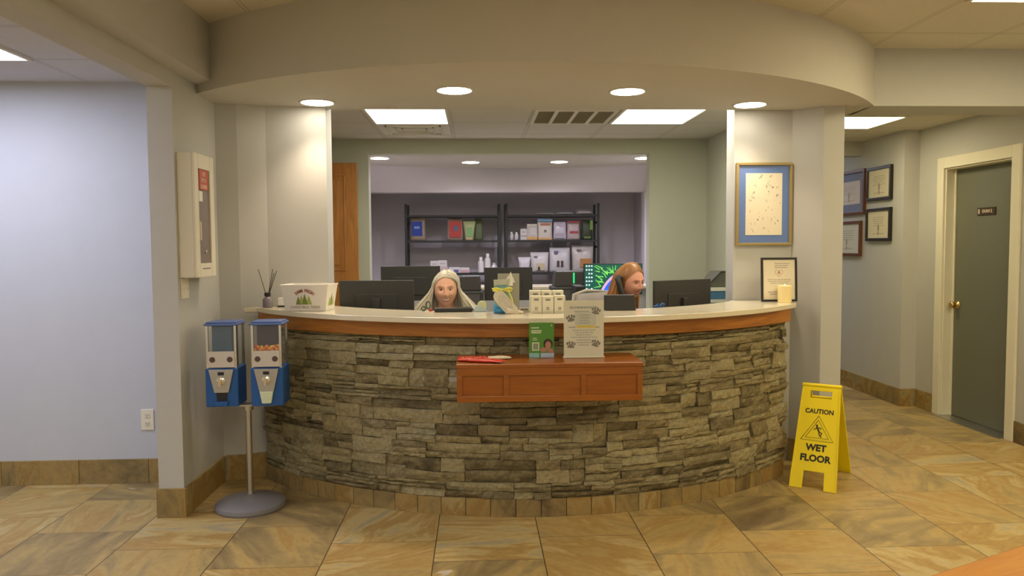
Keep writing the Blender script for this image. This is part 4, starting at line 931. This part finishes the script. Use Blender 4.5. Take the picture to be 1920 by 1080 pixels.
b = MB(); b.tube([(.010*math.cos(a_)*1.2, 0, .034+.020*math.sin(a_)) for a_ in [2*PI*i/14 for i in range(15)]], .0032, n=6, cap=False); b.tube([(-.026+.012*math.cos(a_), 0, .014+.012*math.sin(a_)) for a_ in [2*PI*i/14 for i in range(15)]], .003, n=6, cap=False); b.build('green_loops', mat('dark_green_felt', (.03, .06, .025), .8), od, smooth=True)
MB().box(.004, .024, -.008, .008, 0, .012).build('red_base', mat('red_plastic', (.50, .04, .03), .5), od, bevel=.002)
p = onz(1232, 577, CTZ); q_ = Vector((p.x-CT[0], p.y-CT[1], 0)); q_ *= max(1, 1.70/q_.length); p = Vector((CT[0]+q_.x, CT[1]+q_.y, CTZ)); rb = thing('blue_bow', 'small crumpled blue bow at the counter edge beside the right monitor', 'bow', (p.x, p.y, CTZ))
b = MB()
for k, (dx, dz) in enumerate(((-.03, .012), (-.012, .022), (.012, .016), (.028, .026), (.0, .010))): b.tube([(0, 0, .006), (dx*.6, -.008, dz*1.1), (dx*1.1, 0, dz*.9), (dx*.5, .006, .004)], .004, n=6)
b.build('ribbon_loops', mat('blue_ribbon', (.03, .12, .38), .4), rb, smooth=True)
rb['label'] = 'small crumpled blue bow at the counter edge beside the right monitor'

# ---- storage shelves and goods
YS0 = 8.82; DEP = .32
LV = [1.127, 1.505, 1.795]
def rack(x0, x1, label):
    t = thing('storage_rack', label, 'shelf', ((x0+x1)/2, YS0, 0), group='black storage racks'); h = (x1-x0)/2
    for sx in (-1, 1):
        for y in (0, DEP-.025): b = MB(); b.box(sx*h-.014, sx*h+.014, y, y+.025, 0, 1.925); b.build('post', M_black, t)
    for z in [.15, .62] + LV: b = MB(); b.box(-h+.014, h-.014, 0, DEP, z-.024, z); b.build('shelf_board', M_black, t)
    for z in LV: 
        b = MB(); b.box(-h-.012, -h+.012, .03, DEP-.03, z-.10, z-.075); b.box(h-.012, h+.012, .03, DEP-.03, z-.10, z-.075); b.build('side_brace', M_black, t)
    return t
rack(-.815, .255, 'black metal storage rack, left one of two in the alcove')
rack(.335, 1.405, 'black metal storage rack, right one of two in the alcove, fuller of white goods')
def goods(name, label, cat, px0, px1, py0, lvl, kind, m, extra=None, top=.92, Y=8.93, group=None, depth=None, bottom=1.0, z0=None):
    a = at(px0, py0, Y); b_ = at(px1, py0, Y); w = b_.x-a.x; z = (LV[lvl] if z0 is None else z0)+.001; h = a.z-z
    t = thing(name, label, cat, ((a.x+b_.x)/2, Y, z), group=group)
    d = depth or min(.16, w*.55)
    if kind == 'bag': b = MB(); pouch_mesh(b, w, h, d, top, bottom=bottom, seed=int(px0), crumple=.002); bd = b.build('bag_body', m, t, smooth=True)
    elif kind == 'box': bd = MB().box(-w/2, w/2, -d/2, d/2, 0, h).build('box_body', m, t, bevel=.002)
    elif kind == 'bottle':
        b = MB(); r = w/2; b.lathe([(r*.9, 0), (r, .004), (r, h*.66), (r*.85, h*.74), (r*.45, h*.80)], n=20); bd = b.build('bottle_body', m, t, smooth='auto')
        b = MB(); b.cyl((0, 0, h*.80), (0, 0, h), r*.55, n=16); b.build('cap', extra or M_white, t); return t
    if extra:
        for ie, (nm, mm, (fx0, fx1, fz0, fz1)) in enumerate(extra):
            yf = (-d/2-.004 if kind == 'bag' else -d/2-.0012)-.0015*ie
            b = MB(); b.box(fx0*w/2, fx1*w/2, yf-.001, yf+ (.012 if kind == 'bag' else .001), fz0*h, fz1*h); b.build(nm, mm, bd, bevel=.001)
    return t
C = lambda n, c, r=.5, **k: mat(n, c, r, **k)
kraft = C('kraft_bag', (.38, .30, .22)); silver = C('silver_bag', (.52, .49, .50), .28, noise=.25, nscale=14); whiteb = C('white_carton', (.62, .58, .56)); 
goods('treat_bag', 'beige bag with a deep blue label at the left end of the shelf', 'bag', 769, 798, 407, 1, 'bag', kraft, [('label_patch', C('blue_label', (.015, .045, .34)), (-.78, .58, .20, .80)), ('small_print', C('pale_blue_print2', (.20, .35, .62)), (-.45, .25, .50, .60))])
goods('treat_bag', 'beige bag with a red label and blue dot', 'bag', 838, 868, 409, 1, 'bag', kraft, [('label_patch', C('red_label2', (.42, .045, .035)), (-.72, .82, .14, .86)), ('round_mark', C('blue_dot', (.10, .13, .22)), (-.15, .40, .42, .64))])
goods('treat_pouch', 'pale green pouch narrowing to its base, right of the red labelled bag', 'pouch', 867.5, 892, 414, 1, 'bag', C('pale_green_pouch', (.42, .46, .22)), [('label_patch', C('green_label', (.20, .42, .16)), (-.30, .42, .18, .66)), ('foot_print', C('tan_foot', (.48, .38, .20)), (-.50, .50, .02, .16))], top=1.0, bottom=.62)
goods('treat_pouch', 'dim green pouch behind the pale green one', 'pouch', 889, 905, 410, 1, 'bag', C('dim_green_pouch', (.15, .19, .09)), None, Y=9.02)
goods('pill_bottle', 'small white bottle, left one of the pair on the middle shelf', 'bottle', 955.5, 963, 435, 1, 'bottle', whiteb, group='small white bottles on the middle shelf')
goods('pill_bottle', 'small white bottle, right one of the pair on the middle shelf', 'bottle', 964.5, 972, 435.5, 1, 'bottle', whiteb, group='small white bottles on the middle shelf')
goods('small_carton', 'flat white carton under a taller one on the middle shelf', 'carton', 975.5, 988, 441.5, 1, 'box', whiteb, [('stripe', M_ink, (-.8, .8, .80, .92))], depth=.06)
goods('small_carton', 'white carton stacked on the flat carton', 'carton', 975.5, 988, 429, 1, 'box', whiteb, [('printing', M_ink, (-.4, .4, .45, .55))], depth=.06, z0=at(980, 441.5, 8.93).z)
goods('food_carton', 'grey and white carton with an orange base, left of the blue topped bag', 'carton', 987.5, 1007, 420, 1, 'box', C('grey_white_carton', (.50, .48, .44)), [('base_stripe', C('orange_stripe', (.62, .36, .13)), (-1, 1, 0, .2)), ('picture', C('pale_print', (.60, .57, .55)), (-.5, .7, .3, .75)), ('top_stripe', C('pale_yellow_print', (.60, .58, .44)), (-.9, .9, .86, .97))], depth=.08)
goods('food_bag', 'white food bag with a blue top, orange lettering and orange base', 'bag', 1007.5, 1035, 411, 1, 'bag', C('white_bag', (.66, .60, .55)), [('blue_top', C('sky_blue', (.16, .30, .50)), (-.98, .98, .88, 1.0)), ('lettering_block', C('orange_red', (.48, .14, .08)), (-.6, .75, .71, .79)), ('small_mark', M_ink, (-.15, .2, .36, .48)), ('base_stripe', C('orange_stripe', (.62, .36, .13)), (-.95, .95, .0, .1))], top=1.0)
goods('food_bag', 'silver food bag with lilac shine, second from the right on the middle shelf', 'bag', 1037, 1062, 416, 1, 'bag', C('lilac_silver', (.58, .53, .62), .25, noise=.3, nscale=16), [('picture', C('grey_lilac', (.42, .38, .46)), (-.7, .6, .08, .36))])
goods('food_bag', 'silver and red food bag between the silver bag and the dark green bag', 'bag', 1062.5, 1087, 415, 1, 'bag', C('pinkish_silver', (.52, .42, .42), .3, noise=.2, nscale=16), [('red_band', C('crimson', (.40, .05, .07)), (-.6, .7, .34, .46)), ('red_top', C('crimson', (.40, .05, .07)), (-.95, .95, .92, 1.0))])
goods('food_bag', 'dark green food bag at the right end of the middle shelf', 'bag', 1090, 1111, 413, 1, 'bag', C('forest_green', (.045, .06, .03), .4, noise=.6, nscale=22), [('leaf_print', C('leaf_green', (.18, .34, .05)), (.45, .95, .50, .98)), ('low_print', C('leaf_green2', (.15, .22, .06)), (-.6, .6, .05, .15))])
for i, (a_, b2, py) in enumerate(((1004, 1040, 399), (1041, 1076, 396.5), (1077, 1111, 392))):
    goods('foil_pouch', ('flat grey foil pouch lying on the top shelf, leftmost', 'flat grey foil pouch lying on the top shelf, in the middle', 'plumper foil pouch lying at the right end of the top shelf')[i], 'pouch', a_, b2, py, 2, 'bag', silver, None, top=.8, depth=.2, group='foil pouches on the top shelf')
goods('food_pouch', 'small white pouch on the lower shelf, leftmost of the bags', 'pouch', 972, 994, 482, 0, 'bag', C('white_pouch', (.56, .53, .55), .35, noise=.1), None, top=1.08, bottom=.8)
goods('food_pouch', 'white pouch with a dark and tan picture on the lower shelf', 'pouch', 996, 1027, 473, 0, 'bag', C('white_pouch2', (.54, .51, .51), .3, noise=.15), [('picture', C('tan_print', (.46, .38, .24)), (-.4, .6, .10, .45)), ('dark_animal', M_dark, (-.25, .02, .10, .28)), ('brand_block', M_ink, (-.75, -.3, .76, .82))], top=1.12)
goods('food_bag', 'large silver bag with two dark figures on the lower shelf', 'bag', 1030, 1068.5, 464, 0, 'bag', C('silver_bag2', (.50, .48, .49), .25, noise=.25, nscale=12), [('dark_figure', C('dark_brown_print', (.05, .035, .03)), (-.32, -.08, .22, .46)), ('dark_figure', C('dark_brown_print', (.05, .035, .03)), (.06, .30, .22, .46)), ('brand_block', C('slate_print', (.10, .11, .18)), (-.6, -.2, .76, .86))], top=1.0)
goods('food_bag', 'large clear topped bag with orange brown picture at the right end of the lower shelf', 'bag', 1073, 1111, 460, 0, 'bag', C('silver_bag3', (.46, .42, .40), .25, noise=.3, nscale=12), [('orange_picture', C('orange_brown', (.38, .17, .05)), (-.3, .8, .18, .50)), ('brand_block', M_ink, (-.65, -.2, .80, .86))], top=1.1)
zz = LV[0]
for i, (a_, b2, y0, y1, nm) in enumerate(((806, 840, 500, 511, 'wide pinkish'), (807, 822, 489, 500, 'left upper white'), (822, 838, 488, 500, 'right upper white'))):
    goods('small_carton', f'{nm} carton on the lower shelf behind the monitor', 'carton', a_, b2, y0, 0, 'box', whiteb if i else C('pink_carton', (.56, .44, .42)), [('printing', C('pinkish_print', (.46, .40, .42)), (-.6, .6, .4, .6))], depth=.08, z0=None if i == 0 else at(820, 500, 8.93).z)
goods('small_carton', 'flat carton with purple printing above the white haired woman', 'carton', 842, 862, 501, 0, 'box', whiteb, [('printing', C('purple_print', (.12, .10, .26)), (-.1, .8, .05, .6))], depth=.08)
goods('small_carton', 'flat pink and white carton right of the purple printed one', 'carton', 862.5, 880, 501.5, 0, 'box', whiteb, [('printing', C('pink_stripe', (.52, .33, .33)), (-.9, .9, .05, .55))], depth=.08)
goods('lotion_bottle', 'white pump bottle, shorter one left on the lower shelf', 'bottle', 896, 907, 482, 0, 'bottle', whiteb, None)
goods('lotion_bottle', 'white pump bottle, taller one on the lower shelf', 'bottle', 908.5, 920, 475.5, 0, 'bottle', whiteb, None)
goods('round_jar', 'small round white jar right of the tall white bottle', 'jar', 921.5, 932, 493, 0, 'bottle', C('bright_white', (.75, .72, .70)), None)

# ================================================================== PEOPLE
def capsule(mb, a, b_, ra, rb, n=14):
    a, b_ = Vector(a), Vector(b_); d = b_-a; L_ = d.length or 1e-6; k = 4; path = []; rad = []
    d = d/L_
    for i in range(k+1): t = PI/2*i/k; path.append(a-d*ra*math.cos(t)); rad.append(max(.0005, ra*math.sin(t)))
    for i in range(k+1): t = PI/2*i/k; path.append(b_+d*rb*math.sin(t)); rad.append(max(.0005, rb*math.cos(t)))
    mb.tube(path, rad, n=n)
def limb(mb, pts, n=14):
    for (p, r), (q, s_) in zip(pts, pts[1:]): capsule(mb, p, q, r, s_, n)
def loft(mb, rings, n=28):
    """rings: (centre, half width x, half depth y)"""
    vs = []; fs = []
    for c, a, b_ in rings:
        for k in range(n): t = 2*PI*k/n; vs.append((c[0]+a*math.copysign(abs(math.cos(t))**.8, math.cos(t)), c[1]+b_*math.copysign(abs(math.sin(t))**.9, math.sin(t)), c[2]))
    m_ = len(rings)
    for i in range(m_-1):
        for k in range(n): fs.append((i*n+k, i*n+(k+1) % n, (i+1)*n+(k+1) % n, (i+1)*n+k))
    fs += [tuple(range(n-1, -1, -1)), tuple(range((m_-1)*n, m_*n))]; mb.add(vs, fs)
def G(x, z, x0, z0, sx, sz): return math.exp(-((x-x0)/sx)**2-((z-z0)/sz)**2)
def head_pt(t, a, smile=1.0):
    """t polar angle from the top, a azimuth (front = -y)"""
    x = .0745*math.sin(t)*math.sin(a); y = -.094*math.sin(t)*math.cos(a); z = .116*math.cos(t)
    dn = max(0, -z/.116); fr = max(0, -y/.094)
    x *= 1-.22*dn**2.0; x *= 1+.03*G(0, z, 0, .03, 1, .04)
    if y > 0: y *= 1.02-.42*dn**1.2
    else: y = -.094*(fr**.72)*(1-.10*dn**2) if fr > 0 else y
    if z < -.02 and y > 0: z *= 1-.25*min(1, y/.05)*dn
    if y < 0:
        f = min(1, fr*1.6)
        d = 0
        d += .008*G(x, z, 0, .004, .009, .022) + .019*G(x, z, 0, -.034, .0105, .015) + .011*G(x, z, 0, -.018, .008, .020)
        for s_ in (-1, 1):
            d += .007*G(x, z, s_*.012, -.037, .0065, .007)
            d -= .0115*G(x, z, s_*.030, .002, .016, .011); d += .0035*G(x, z, s_*.028, .022, .022, .008)
            d += .0085*smile*G(x, z, s_*.037, -.030, .016, .015)
            d -= .003*smile*G(x, z, s_*.030, -.056, .006, .012)
        zc = -.063+10*x*x*smile
        d += .0055*math.exp(-((x)/.026)**2-((z-zc-.0075)/.0045)**2) + .0065*math.exp(-((x)/.022)**2-((z-zc+.0095)/.006)**2) - .005*math.exp(-((x)/.031)**2-((z-zc)/.0035)**2)
        d += .009*G(x, z, 0, -.098, .020, .014) - .004*G(x, z, 0, -.084, .02, .006)
        y -= d*f
    return Vector((x, y, z))
def head(mb, M, smile):
    nt, na = 110, 128; vs = []; fs = []
    for i in range(1, nt):
        for k in range(na):
            aa = 2*PI*k/na; aa = aa - .35*math.sin(aa)      # denser in front
            vs.append(head_pt(PI*i/nt, aa, smile))
    for i in range(nt-2):
        for k in range(na): fs.append((i*na+k, (i+1)*na+k, (i+1)*na+(k+1) % na, i*na+(k+1) % na))
    fs += [tuple(range(na))[::-1], tuple((nt-2)*na+k for k in range(na))]
    mb.add(vs, fs, M)
    for s_ in (-1, 1):     # ears
        for (p, r) in (((s_*.0755, .012, .006), (.007, .014, .024)), ((s_*.074, .010, -.016), (.006, .010, .012)), ((s_*.079, .016, .012), (.004, .013, .018))):
            e = MB(); e.ball(p, r, 14); mb.add(e.v, e.f, M)
def remesh(mb, name, mats, vox, parent, smooth_it=2):
    me = bpy.data.meshes.new(name); me.from_pydata(mb.v, [], mb.f); me.update()
    o = bpy.data.objects.new(name, me); COL.objects.link(o)
    r = o.modifiers.new('r', 'REMESH'); r.mode = 'VOXEL'; r.voxel_size = vox; r.use_smooth_shade = True
    if smooth_it: s_ = o.modifiers.new('s', 'SMOOTH'); s_.factor = .5; s_.iterations = smooth_it
    bpy.context.view_layer.update()
    m2 = bpy.data.meshes.new_from_object(o.evaluated_get(bpy.context.evaluated_depsgraph_get()))
    bpy.data.objects.remove(o)
    m2.name = name; m2.materials.clear()
    for m in mats: m2.materials.append(m)
    for p in m2.polygons: p.use_smooth = True
    o = bpy.data.objects.new(name, m2); COL.objects.link(o); o.parent = parent; return o
def hand(mb, wrist, d, nrm, side, curl=.3, R=.0082):
    """palm box of capsules plus four fingers and a thumb; d: along fingers, nrm: back of hand"""
    d = Vector(d).normalized(); nrm = Vector(nrm); nrm = (nrm-d*nrm.dot(d)).normalized(); s_ = d.cross(nrm)*side; w = Vector(wrist)
    for k in range(4):
        o = (k-1.5)*.0185; capsule(mb, w+s_*o*.55, w+d*.085+s_*o, .013, .0105)
    Ls_ = (.066, .076, .070, .054)
    for k in range(4):
        o = (k-1.5)*.0195; p = w+d*.088+s_*o; ang = curl*(.8+.12*k); r = R*(1, 1.03, 1, .86)[k]; l = Ls_[k]
        for j, q in enumerate((.45, .31, .24)):
            dd = (d*math.cos(ang)-nrm*math.sin(ang)+s_*(k-1.5)*.05).normalized(); e = p+dd*l*q*1.25; capsule(mb, p, e, r*(1-.08*j), r*(.92-.08*j), 10); p = e; ang += curl*1.1
    p = w+d*.022-s_*.022; q = p+(d*.6-s_*.75-nrm*.25).normalized()*.040; capsule(mb, p, q, .0135, .0105); e = q+(d*.9-s_*.3-nrm*.3).normalized()*.032; capsule(mb, q, e, .0103, .009); capsule(mb, e, e+(d-nrm*.2).normalized()*.022, .009, .0075)
def paint(o, M, smile, lipm, teethm):
    """colour the lips and teeth by where they sit on the face"""
    Mi = M.inverted(); me = o.data
    for p in me.polygons:
        c = Mi @ p.center
        if c.y < -.055 and abs(c.x) < .033 and -.085 < c.z < -.045:
            zc = -.063+10*c.x*c.x*smile; dz = c.z-zc
            if smile > .8 and -.0040 < dz < .0036 and abs(c.x) < .026: p.material_index = teethm
            elif -.0115 < dz < .0090 and abs(c.x) < .0310-.3*abs(dz): p.material_index = lipm
def eyes(o, M, mats0):
    """eyeballs, lashes and brows become further faces of the same body mesh"""
    mb = MB()
    for s_ in (-1, 1):
        mb.mi = mats0; mb.ball((s_*.030, -.0765, .001), (.0125, .0095, .0062), 16, M)
        mb.mi = mats0+1; mb.ball((s_*.030, -.0835, .001), (.0056, .0036, .0054), 12, M)
        mb.mi = mats0+2
        mb.tube([M @ Vector((s_*(.030+.0135*q), -.0865+.006*q*q, .0070-.0045*q*q)) for q in (-1, -.5, 0, .5, 1)], .0013, n=5)
        mb.tube([M @ Vector((s_*(.030+.016*q), -.0885+.006*q*q+abs(q)*.001, .0255-.0035*q*q-.0022*q)) for q in (-1, -.5, 0, .5, 1)], [.0010, .0016, .0016, .0013, .0008], n=6)
    t = bpy.data.meshes.new('t'); t.from_pydata(mb.v, [], mb.f); bm = bmesh.new(); bm.from_mesh(o.data); n0 = len(bm.faces); bm.from_mesh(t); bm.faces.ensure_lookup_table()
    for i, f in enumerate(bm.faces[n0:]): f.material_index = mb.m[i]; f.smooth = True
    bm.to_mesh(o.data); bm.free(); bpy.data.meshes.remove(t)

def person(label, loc, rz, Hc, Hr, smile, skin, shirt_m, hair_m, hair_fn, browm, arms, torso, desk_h=.78):
    t = thing('person', label, 'person', (loc[0], loc[1], 0), rz)
    MH = T(Hc) @ Hr
    body = MB(); head(body, MH, smile)
    nb = MH @ Vector((0, .028, -.062)); nt_ = MH @ Vector((0, .022, -.02)); base = Vector(torso[0])
    capsule(body, nt_, nb, .052, .050, 20); capsule(body, nb, base, .050, .056, 20)
    loft(body, [(c, a*.96, b_*.94) for c, a, b_ in torso[1]])
    for sgn, pts, hd in arms:
        limb(body, pts); hand(body, pts[-1][0], hd[0], hd[1], hd[2], hd[3])
    hipz = torso[1][0][0][2]
    for s_ in (-1, 1): limb(body, [((s_*.09, .02, hipz+.06), .085), ((s_*.11, -.38, .50), .060), ((s_*.11, -.36, .12), .040), ((s_*.11, -.36, .07), .038), ((s_*.12, -.47, .045), .032)])
    o = remesh(body, 'body', [skin, M_lip, M_teeth, M_eye, M_iris, browm], .0032, t, 2)
    paint(o, MH, smile, 1, 2); eyes(o, MH, 3)
    sh = MB(); loft(sh, torso[1])
    for sgn, pts, hd in arms:
        q = [(p, r+.014) for p, r in pts[:3]]; 
        if len(pts) > 3: q = [(p, r+.013) for p, r in pts[:3]]
        limb(sh, q)
    s_o = remesh(sh, 'shirt', [shirt_m], .008, t, 4)
    tr_ = MB()
    for s_ in (-1, 1): limb(tr_, [((s_*.09, .02, hipz+.06), .100), ((s_*.11, -.38, .50), .074), ((s_*.11, -.36, .12), .060)])
    loft(tr_, [((0, .02, hipz-.02), .15, .12), ((0, .02, hipz+.16), .155, .12)])
    remesh(tr_, 'trousers', [mat('dark_trousers', (.02, .02, .03), .8)], .010, t, 3)
    shoes = MB()
    for s_ in (-1, 1): limb(shoes, [((s_*.11, -.33, .05), .044), ((s_*.12, -.49, .042), .040)])
    remesh(shoes, 'shoes', [M_black], .008, t, 2)
    hb = hair_fn(MH); hb.build('hair', hair_m, t, smooth=True)
    return t, MH

def hair_mat(name, dark, light, z=1.0):
    m = bpy.data.materials.new(name); m.use_nodes = True; nt = m.node_tree; N = nt.nodes; L = nt.links; b = N['Principled BSDF']
    g = N.new('ShaderNodeNewGeometry'); tc = N.new('ShaderNodeTexCoord'); n = N.new('ShaderNodeTexNoise'); n.inputs['Scale'].default_value = 30; L.new(tc.outputs['Object'], n.inputs[0])
    f = math_n(N, L, 'MULTIPLY_ADD', g.outputs['Random Per Island'], .7, math_n(N, L, 'MULTIPLY', n.outputs['Fac'], .3))
    L.new(ramp(N, L, f, [(0, dark), (1, light)]), b.inputs['Base Color']); b.inputs['Roughness'].default_value = .42; return m
def hair_long(seed, part=0, yb=(.55, .015), farback=0, z_end=-.20, flare=.06, front_line=.055, back_shift=0, sweep=None, n=520, thick=.0032):
    def fn(MH):
        mb = MB(); rn = random.Random(seed)
        # under-cap so that no scalp shows
        vs = []; fs = []; nt, na = 26, 48
        for i in range(nt):
            tt = .02+1.95*i/(nt-1)
            for k in range(na):
                a = 2*PI*k/na; aw = abs((a+PI) % (2*PI)-PI); lim = .86+.72*(min(1, aw/1.35))**2.2 if aw < 1.35 else 2.0
                p = head_pt(min(tt, lim), a, 0); vs.append(p*1.045+Vector((0, .002, .004)))
        for i in range(nt-1):
            for k in range(na): fs.append((i*na+k, (i+1)*na+k, (i+1)*na+(k+1) % na, i*na+(k+1) % na))
        mb.add(vs, fs, MH)
        for q in range(n):
            side = -1 if rn.random() < .5 else 1
            y0 = rn.uniform(-.078, .085)
            tt0 = math.acos(max(-1, min(1, 1-((y0)/.094)**2*.62)))
            off = rn.uniform(.003, .016); root = Vector((part+side*rn.uniform(-.005, .004), y0, .116*math.sqrt(max(0, 1-(y0/.096)**2))+.004))
            pts = []; ns = 13
            # over the scalp sideways, then down
            yend = (y0*yb[0]+yb[1]) + rn.uniform(-.01, .012) + (farback if side > 0 else 0)
            if y0 < -.04 and yb[1] < .03: yend = -.030+rn.uniform(-.012, .015)
            for i in range(ns):
                f = i/(ns-1)
                if f < .42:
                    u = f/.42; a = u*PI/2
                    x = part*(1-u)+side*(.0745+off)*math.sin(a); yy = y0+(yend-y0)*u
                    z = (root.z+off*.6)*math.cos(a)**.9*(1)+(.0)*u
                    zmin = .012
                    pts.append((x, yy, z*(1-.12*u)+zmin*u))
                else:
                    u = (f-.42)/.58; x = side*(.0745+off+.004*math.sin(u*PI)+flare*math.sin(u*PI/2)**1.35*(.22+.88*((q*37) % 23)/23)); yy = yend+.02*u+rn.uniform(-.002, .002)
                    z = .012+(z_end-.012)*u*(.86+.28*((q*53) % 17)/17)
                    if u > .3: yy -= .035*u*(((q*29) % 13)/13)
                    pts.append((x, yy, z))
            if sweep: pts = [sweep(Vector(p), i/(ns-1), side) for i, p in enumerate(pts)]
            r = thick*rn.uniform(.7, 1.3)
            mb.tube([MH @ Vector(p) for p in pts], [r*.8]+[r]*(ns-3)+[r*.7, r*.25], n=5)
        # hair down the back
        for q in range(n//3):
            a = rn.uniform(-1.25, 1.25); pts = []
            for i in range(11):
                f = i/10
                if f < .4: u = f/.4; p = head_pt(.15+u*1.45, PI+a*(.6+.4*u), 0)*1.09; pts.append(tuple(p))
                else: u = (f-.4)/.6; p0 = head_pt(1.6, PI+a, 0)*1.09; pts.append((p0.x*(1+.35*u), p0.y+.012*u, p0.z+(z_end-p0.z)*u*rn.uniform(.96, 1.04)))
            mb.tube([MH @ Vector(p) for p in pts], [thick*1.3]*9+[thick*.8, .0008], n=5)
        return mb
    return fn
M_w1shirt = mat('pale_patterned_top', (.52, .54, .50), .8, noise=.35, nscale=40)
M_w2shirt = mat('dark_olive_top', (.035, .035, .022), .8, noise=.2, nscale=30)
def torso_rings(sw, hip=.52, top=.955, lean=0):
    return [((0, .02, hip), .155, .115), ((0, .02+lean*.3, hip+.12), .140, .105), ((0, .015+lean*.6, hip+.24), .150, .110), ((0, .015+lean*.85, top-.085), sw*.93, .105), ((0, .02+lean, top-.035), sw, .085), ((0, .025+lean, top-.002), sw*.72, .060), ((0, .025+lean, top+.022), sw*.36, .050)]
# white haired woman
p1 = at(836, 544, 5.02)
arms1 = [(-1, [((-.165, .02, .905), .048), ((-.225, -.10, .70), .038), ((-.12, -.30, .785), .027)], ((.12, -1, -.02), (0, 0, 1), 1, .25)),
         (1, [((.165, .02, .905), .048), ((.225, -.10, .70), .038), ((.12, -.30, .785), .027)], ((-.12, -1, -.02), (0, 0, 1), -1, .25))]
w1, MH1 = person('smiling woman with long white hair seated behind the counter', (p1.x, 5.02), .0, (0, -.03, p1.z+.006), RZ(.04) @ RX(-.03), 1.0, M_skin1, M_w1shirt, hair_mat('silver_hair', (.40, .36, .26), (.80, .76, .62)), hair_long(3, part=.016, z_end=-.25, flare=.15, thick=.0036, n=640), mat('brow_tan', (.33, .24, .16), .8), arms1, ((0, .02, .955), torso_rings(.185, hip=.47, top=.945)))
# red haired woman on the phone, turned to the right
p2 = at(1181, 527, 5.15)
arms2 = [(-1, [((.15, .02, .895), .047), ((.235, -.03, .70), .038), ((.14, -.22, .66), .027)], ((-.2, -1, -.12), (0, 0, 1), -1, .25)),
         (1, [((-.155, .02, .895), .047), ((-.295, -.135, .725), .038), ((-.170, -.095, .985), .027)], ((.16, .10, 1), (-1, -.15, .15), -1, .75))]
def sweep2(p, f, side):
    return p
w2, MH2 = person('red haired woman in a dark top holding a phone handset to her ear', (p2.x-.022, 5.15), math.radians(31), (0, -.035, p2.z-.001), RZ(.05) @ RX(.12), .55, M_skin2, M_w2shirt, hair_mat('red_hair', (.20, .075, .015), (.52, .25, .06)), hair_long(9, part=.020, yb=(.30, .045), farback=.02, z_end=-.20, flare=.05, thick=.0036, n=640), mat('brow_red', (.30, .13, .06), .8), arms2, ((0, .02, .935), torso_rings(.175, hip=.46, top=.93)))
# handset at her ear: local frame of the second woman
hs = thing('phone_handset', 'black phone handset pressed to the ear of the red haired woman', 'phone', (p2.x-.022, 5.15, 0), math.radians(31))
b = MB(); e0 = MH2 @ Vector((-.092, .004, .022)); e1 = MH2 @ Vector((-.080, -.060, -.105)); md = (e0+e1)/2+Vector((-.030, -.006, 0))
b.tube([e0+Vector((-.014, 0, .018)), e0+Vector((-.020, 0, 0)), md, e1+Vector((-.018, 0, .0)), e1+Vector((-.008, 0, -.012))], [.013, .022, .019, .021, .011], n=14)
b.cyl(e0+Vector((-.016, 0, 0)), e0+Vector((.004, 0, -.001)), .024, .022, n=20); b.cyl(e1+Vector((-.014, 0, 0)), e1+Vector((.010, .004, .002)), .022, .019, n=20); b.build('handset_body', M_black, hs, smooth='auto')
b = MB(); b.tube([e1+Vector((-.008, 0, -.010)), e1+Vector((-.02, -.03, -.08)), e1+Vector((.02, -.15, -.12))]+[e1+Vector((.05+.01*math.cos(i*1.3), -.2+.01*math.sin(i*1.3), -.13-.004*i)) for i in range(10)], .003, n=6); b.build('cord', M_black, hs, smooth=True)

def office_chair(label, loc, rz, m, group='office chairs', ht=0):
    t = thing('office_chair', label, 'chair', (loc[0], loc[1], 0), rz, group)
    b = MB(); b.box(-.24, .24, -.24, .22, .40, .455); b.build('seat', m, t, bevel=.03)
    b = MB(); vs = []; n = 10
    for j in range(7):
        z = .56+(.54+ht)*j/6
        for i in range(n+1): x = -.22+.44*i/n; vs.append((x*(1-.10*abs(j-3)/3), .27-.05*(1-(x/.22)**2)*-1+.015*math.sin(j), z))
    fs = [(j*(n+1)+i, j*(n+1)+i+1, (j+1)*(n+1)+i+1, (j+1)*(n+1)+i) for j in range(6) for i in range(n)]
    b.add(vs, fs); o = b.build('backrest', m, t, smooth=True); sd = o.modifiers.new('s', 'SOLIDIFY'); sd.thickness = .02
    f = MB(); f.tube([(-.20, .30, .56), (-.225, .30, .78), (-.205, .29, 1.10+ht), (0, .34, 1.115+ht), (.205, .29, 1.10+ht), (.225, .30, .80), (.20, .30, .56)], .013, n=8); f.build('back_frame', mat('chair_frame_grey', (.36, .33, .27), .5), t, smooth=True)
    b = MB(); b.tube([(0, .20, .40), (0, .36, .42), (0, .37, .70)], .02, n=8); b.build('back_support', M_black, t, smooth=True)
    for s_ in (-1, 1): b = MB(); b.tube([(s_*.22, .05, .42), (s_*.30, .05, .44), (s_*.30, .05, .62), (s_*.30, -.12, .64), (s_*.30, .12, .64)], .014, n=8); b.build('armrest', M_black, t, smooth=True)
    b = MB(); b.cyl((0, 0, .10), (0, 0, .40), .028, n=14); b.build('gas_lift', M_black, t)
    for k in range(5):
        a = 2*PI*k/5; b = MB(); b.tube([(0, 0, .11), (.27*math.cos(a), .27*math.sin(a), .075)], [.022, .014], n=8); b.ball((.28*math.cos(a), .28*math.sin(a), .032), (.028, .028, .032), 12); b.build('leg', M_black, t, smooth=True)
    return t
office_chair('dark office chair carrying the white haired woman', (w1.location.x, w1.location.y+.04), 0, mat('dark_mesh', (.02, .02, .022), .8), ht=-.13)
office_chair('grey mesh office chair back behind the red haired woman', (w2.location.x, w2.location.y+.03), math.radians(44), mat('grey_mesh', (.28, .25, .23), .8, noise=.15, nscale=60))
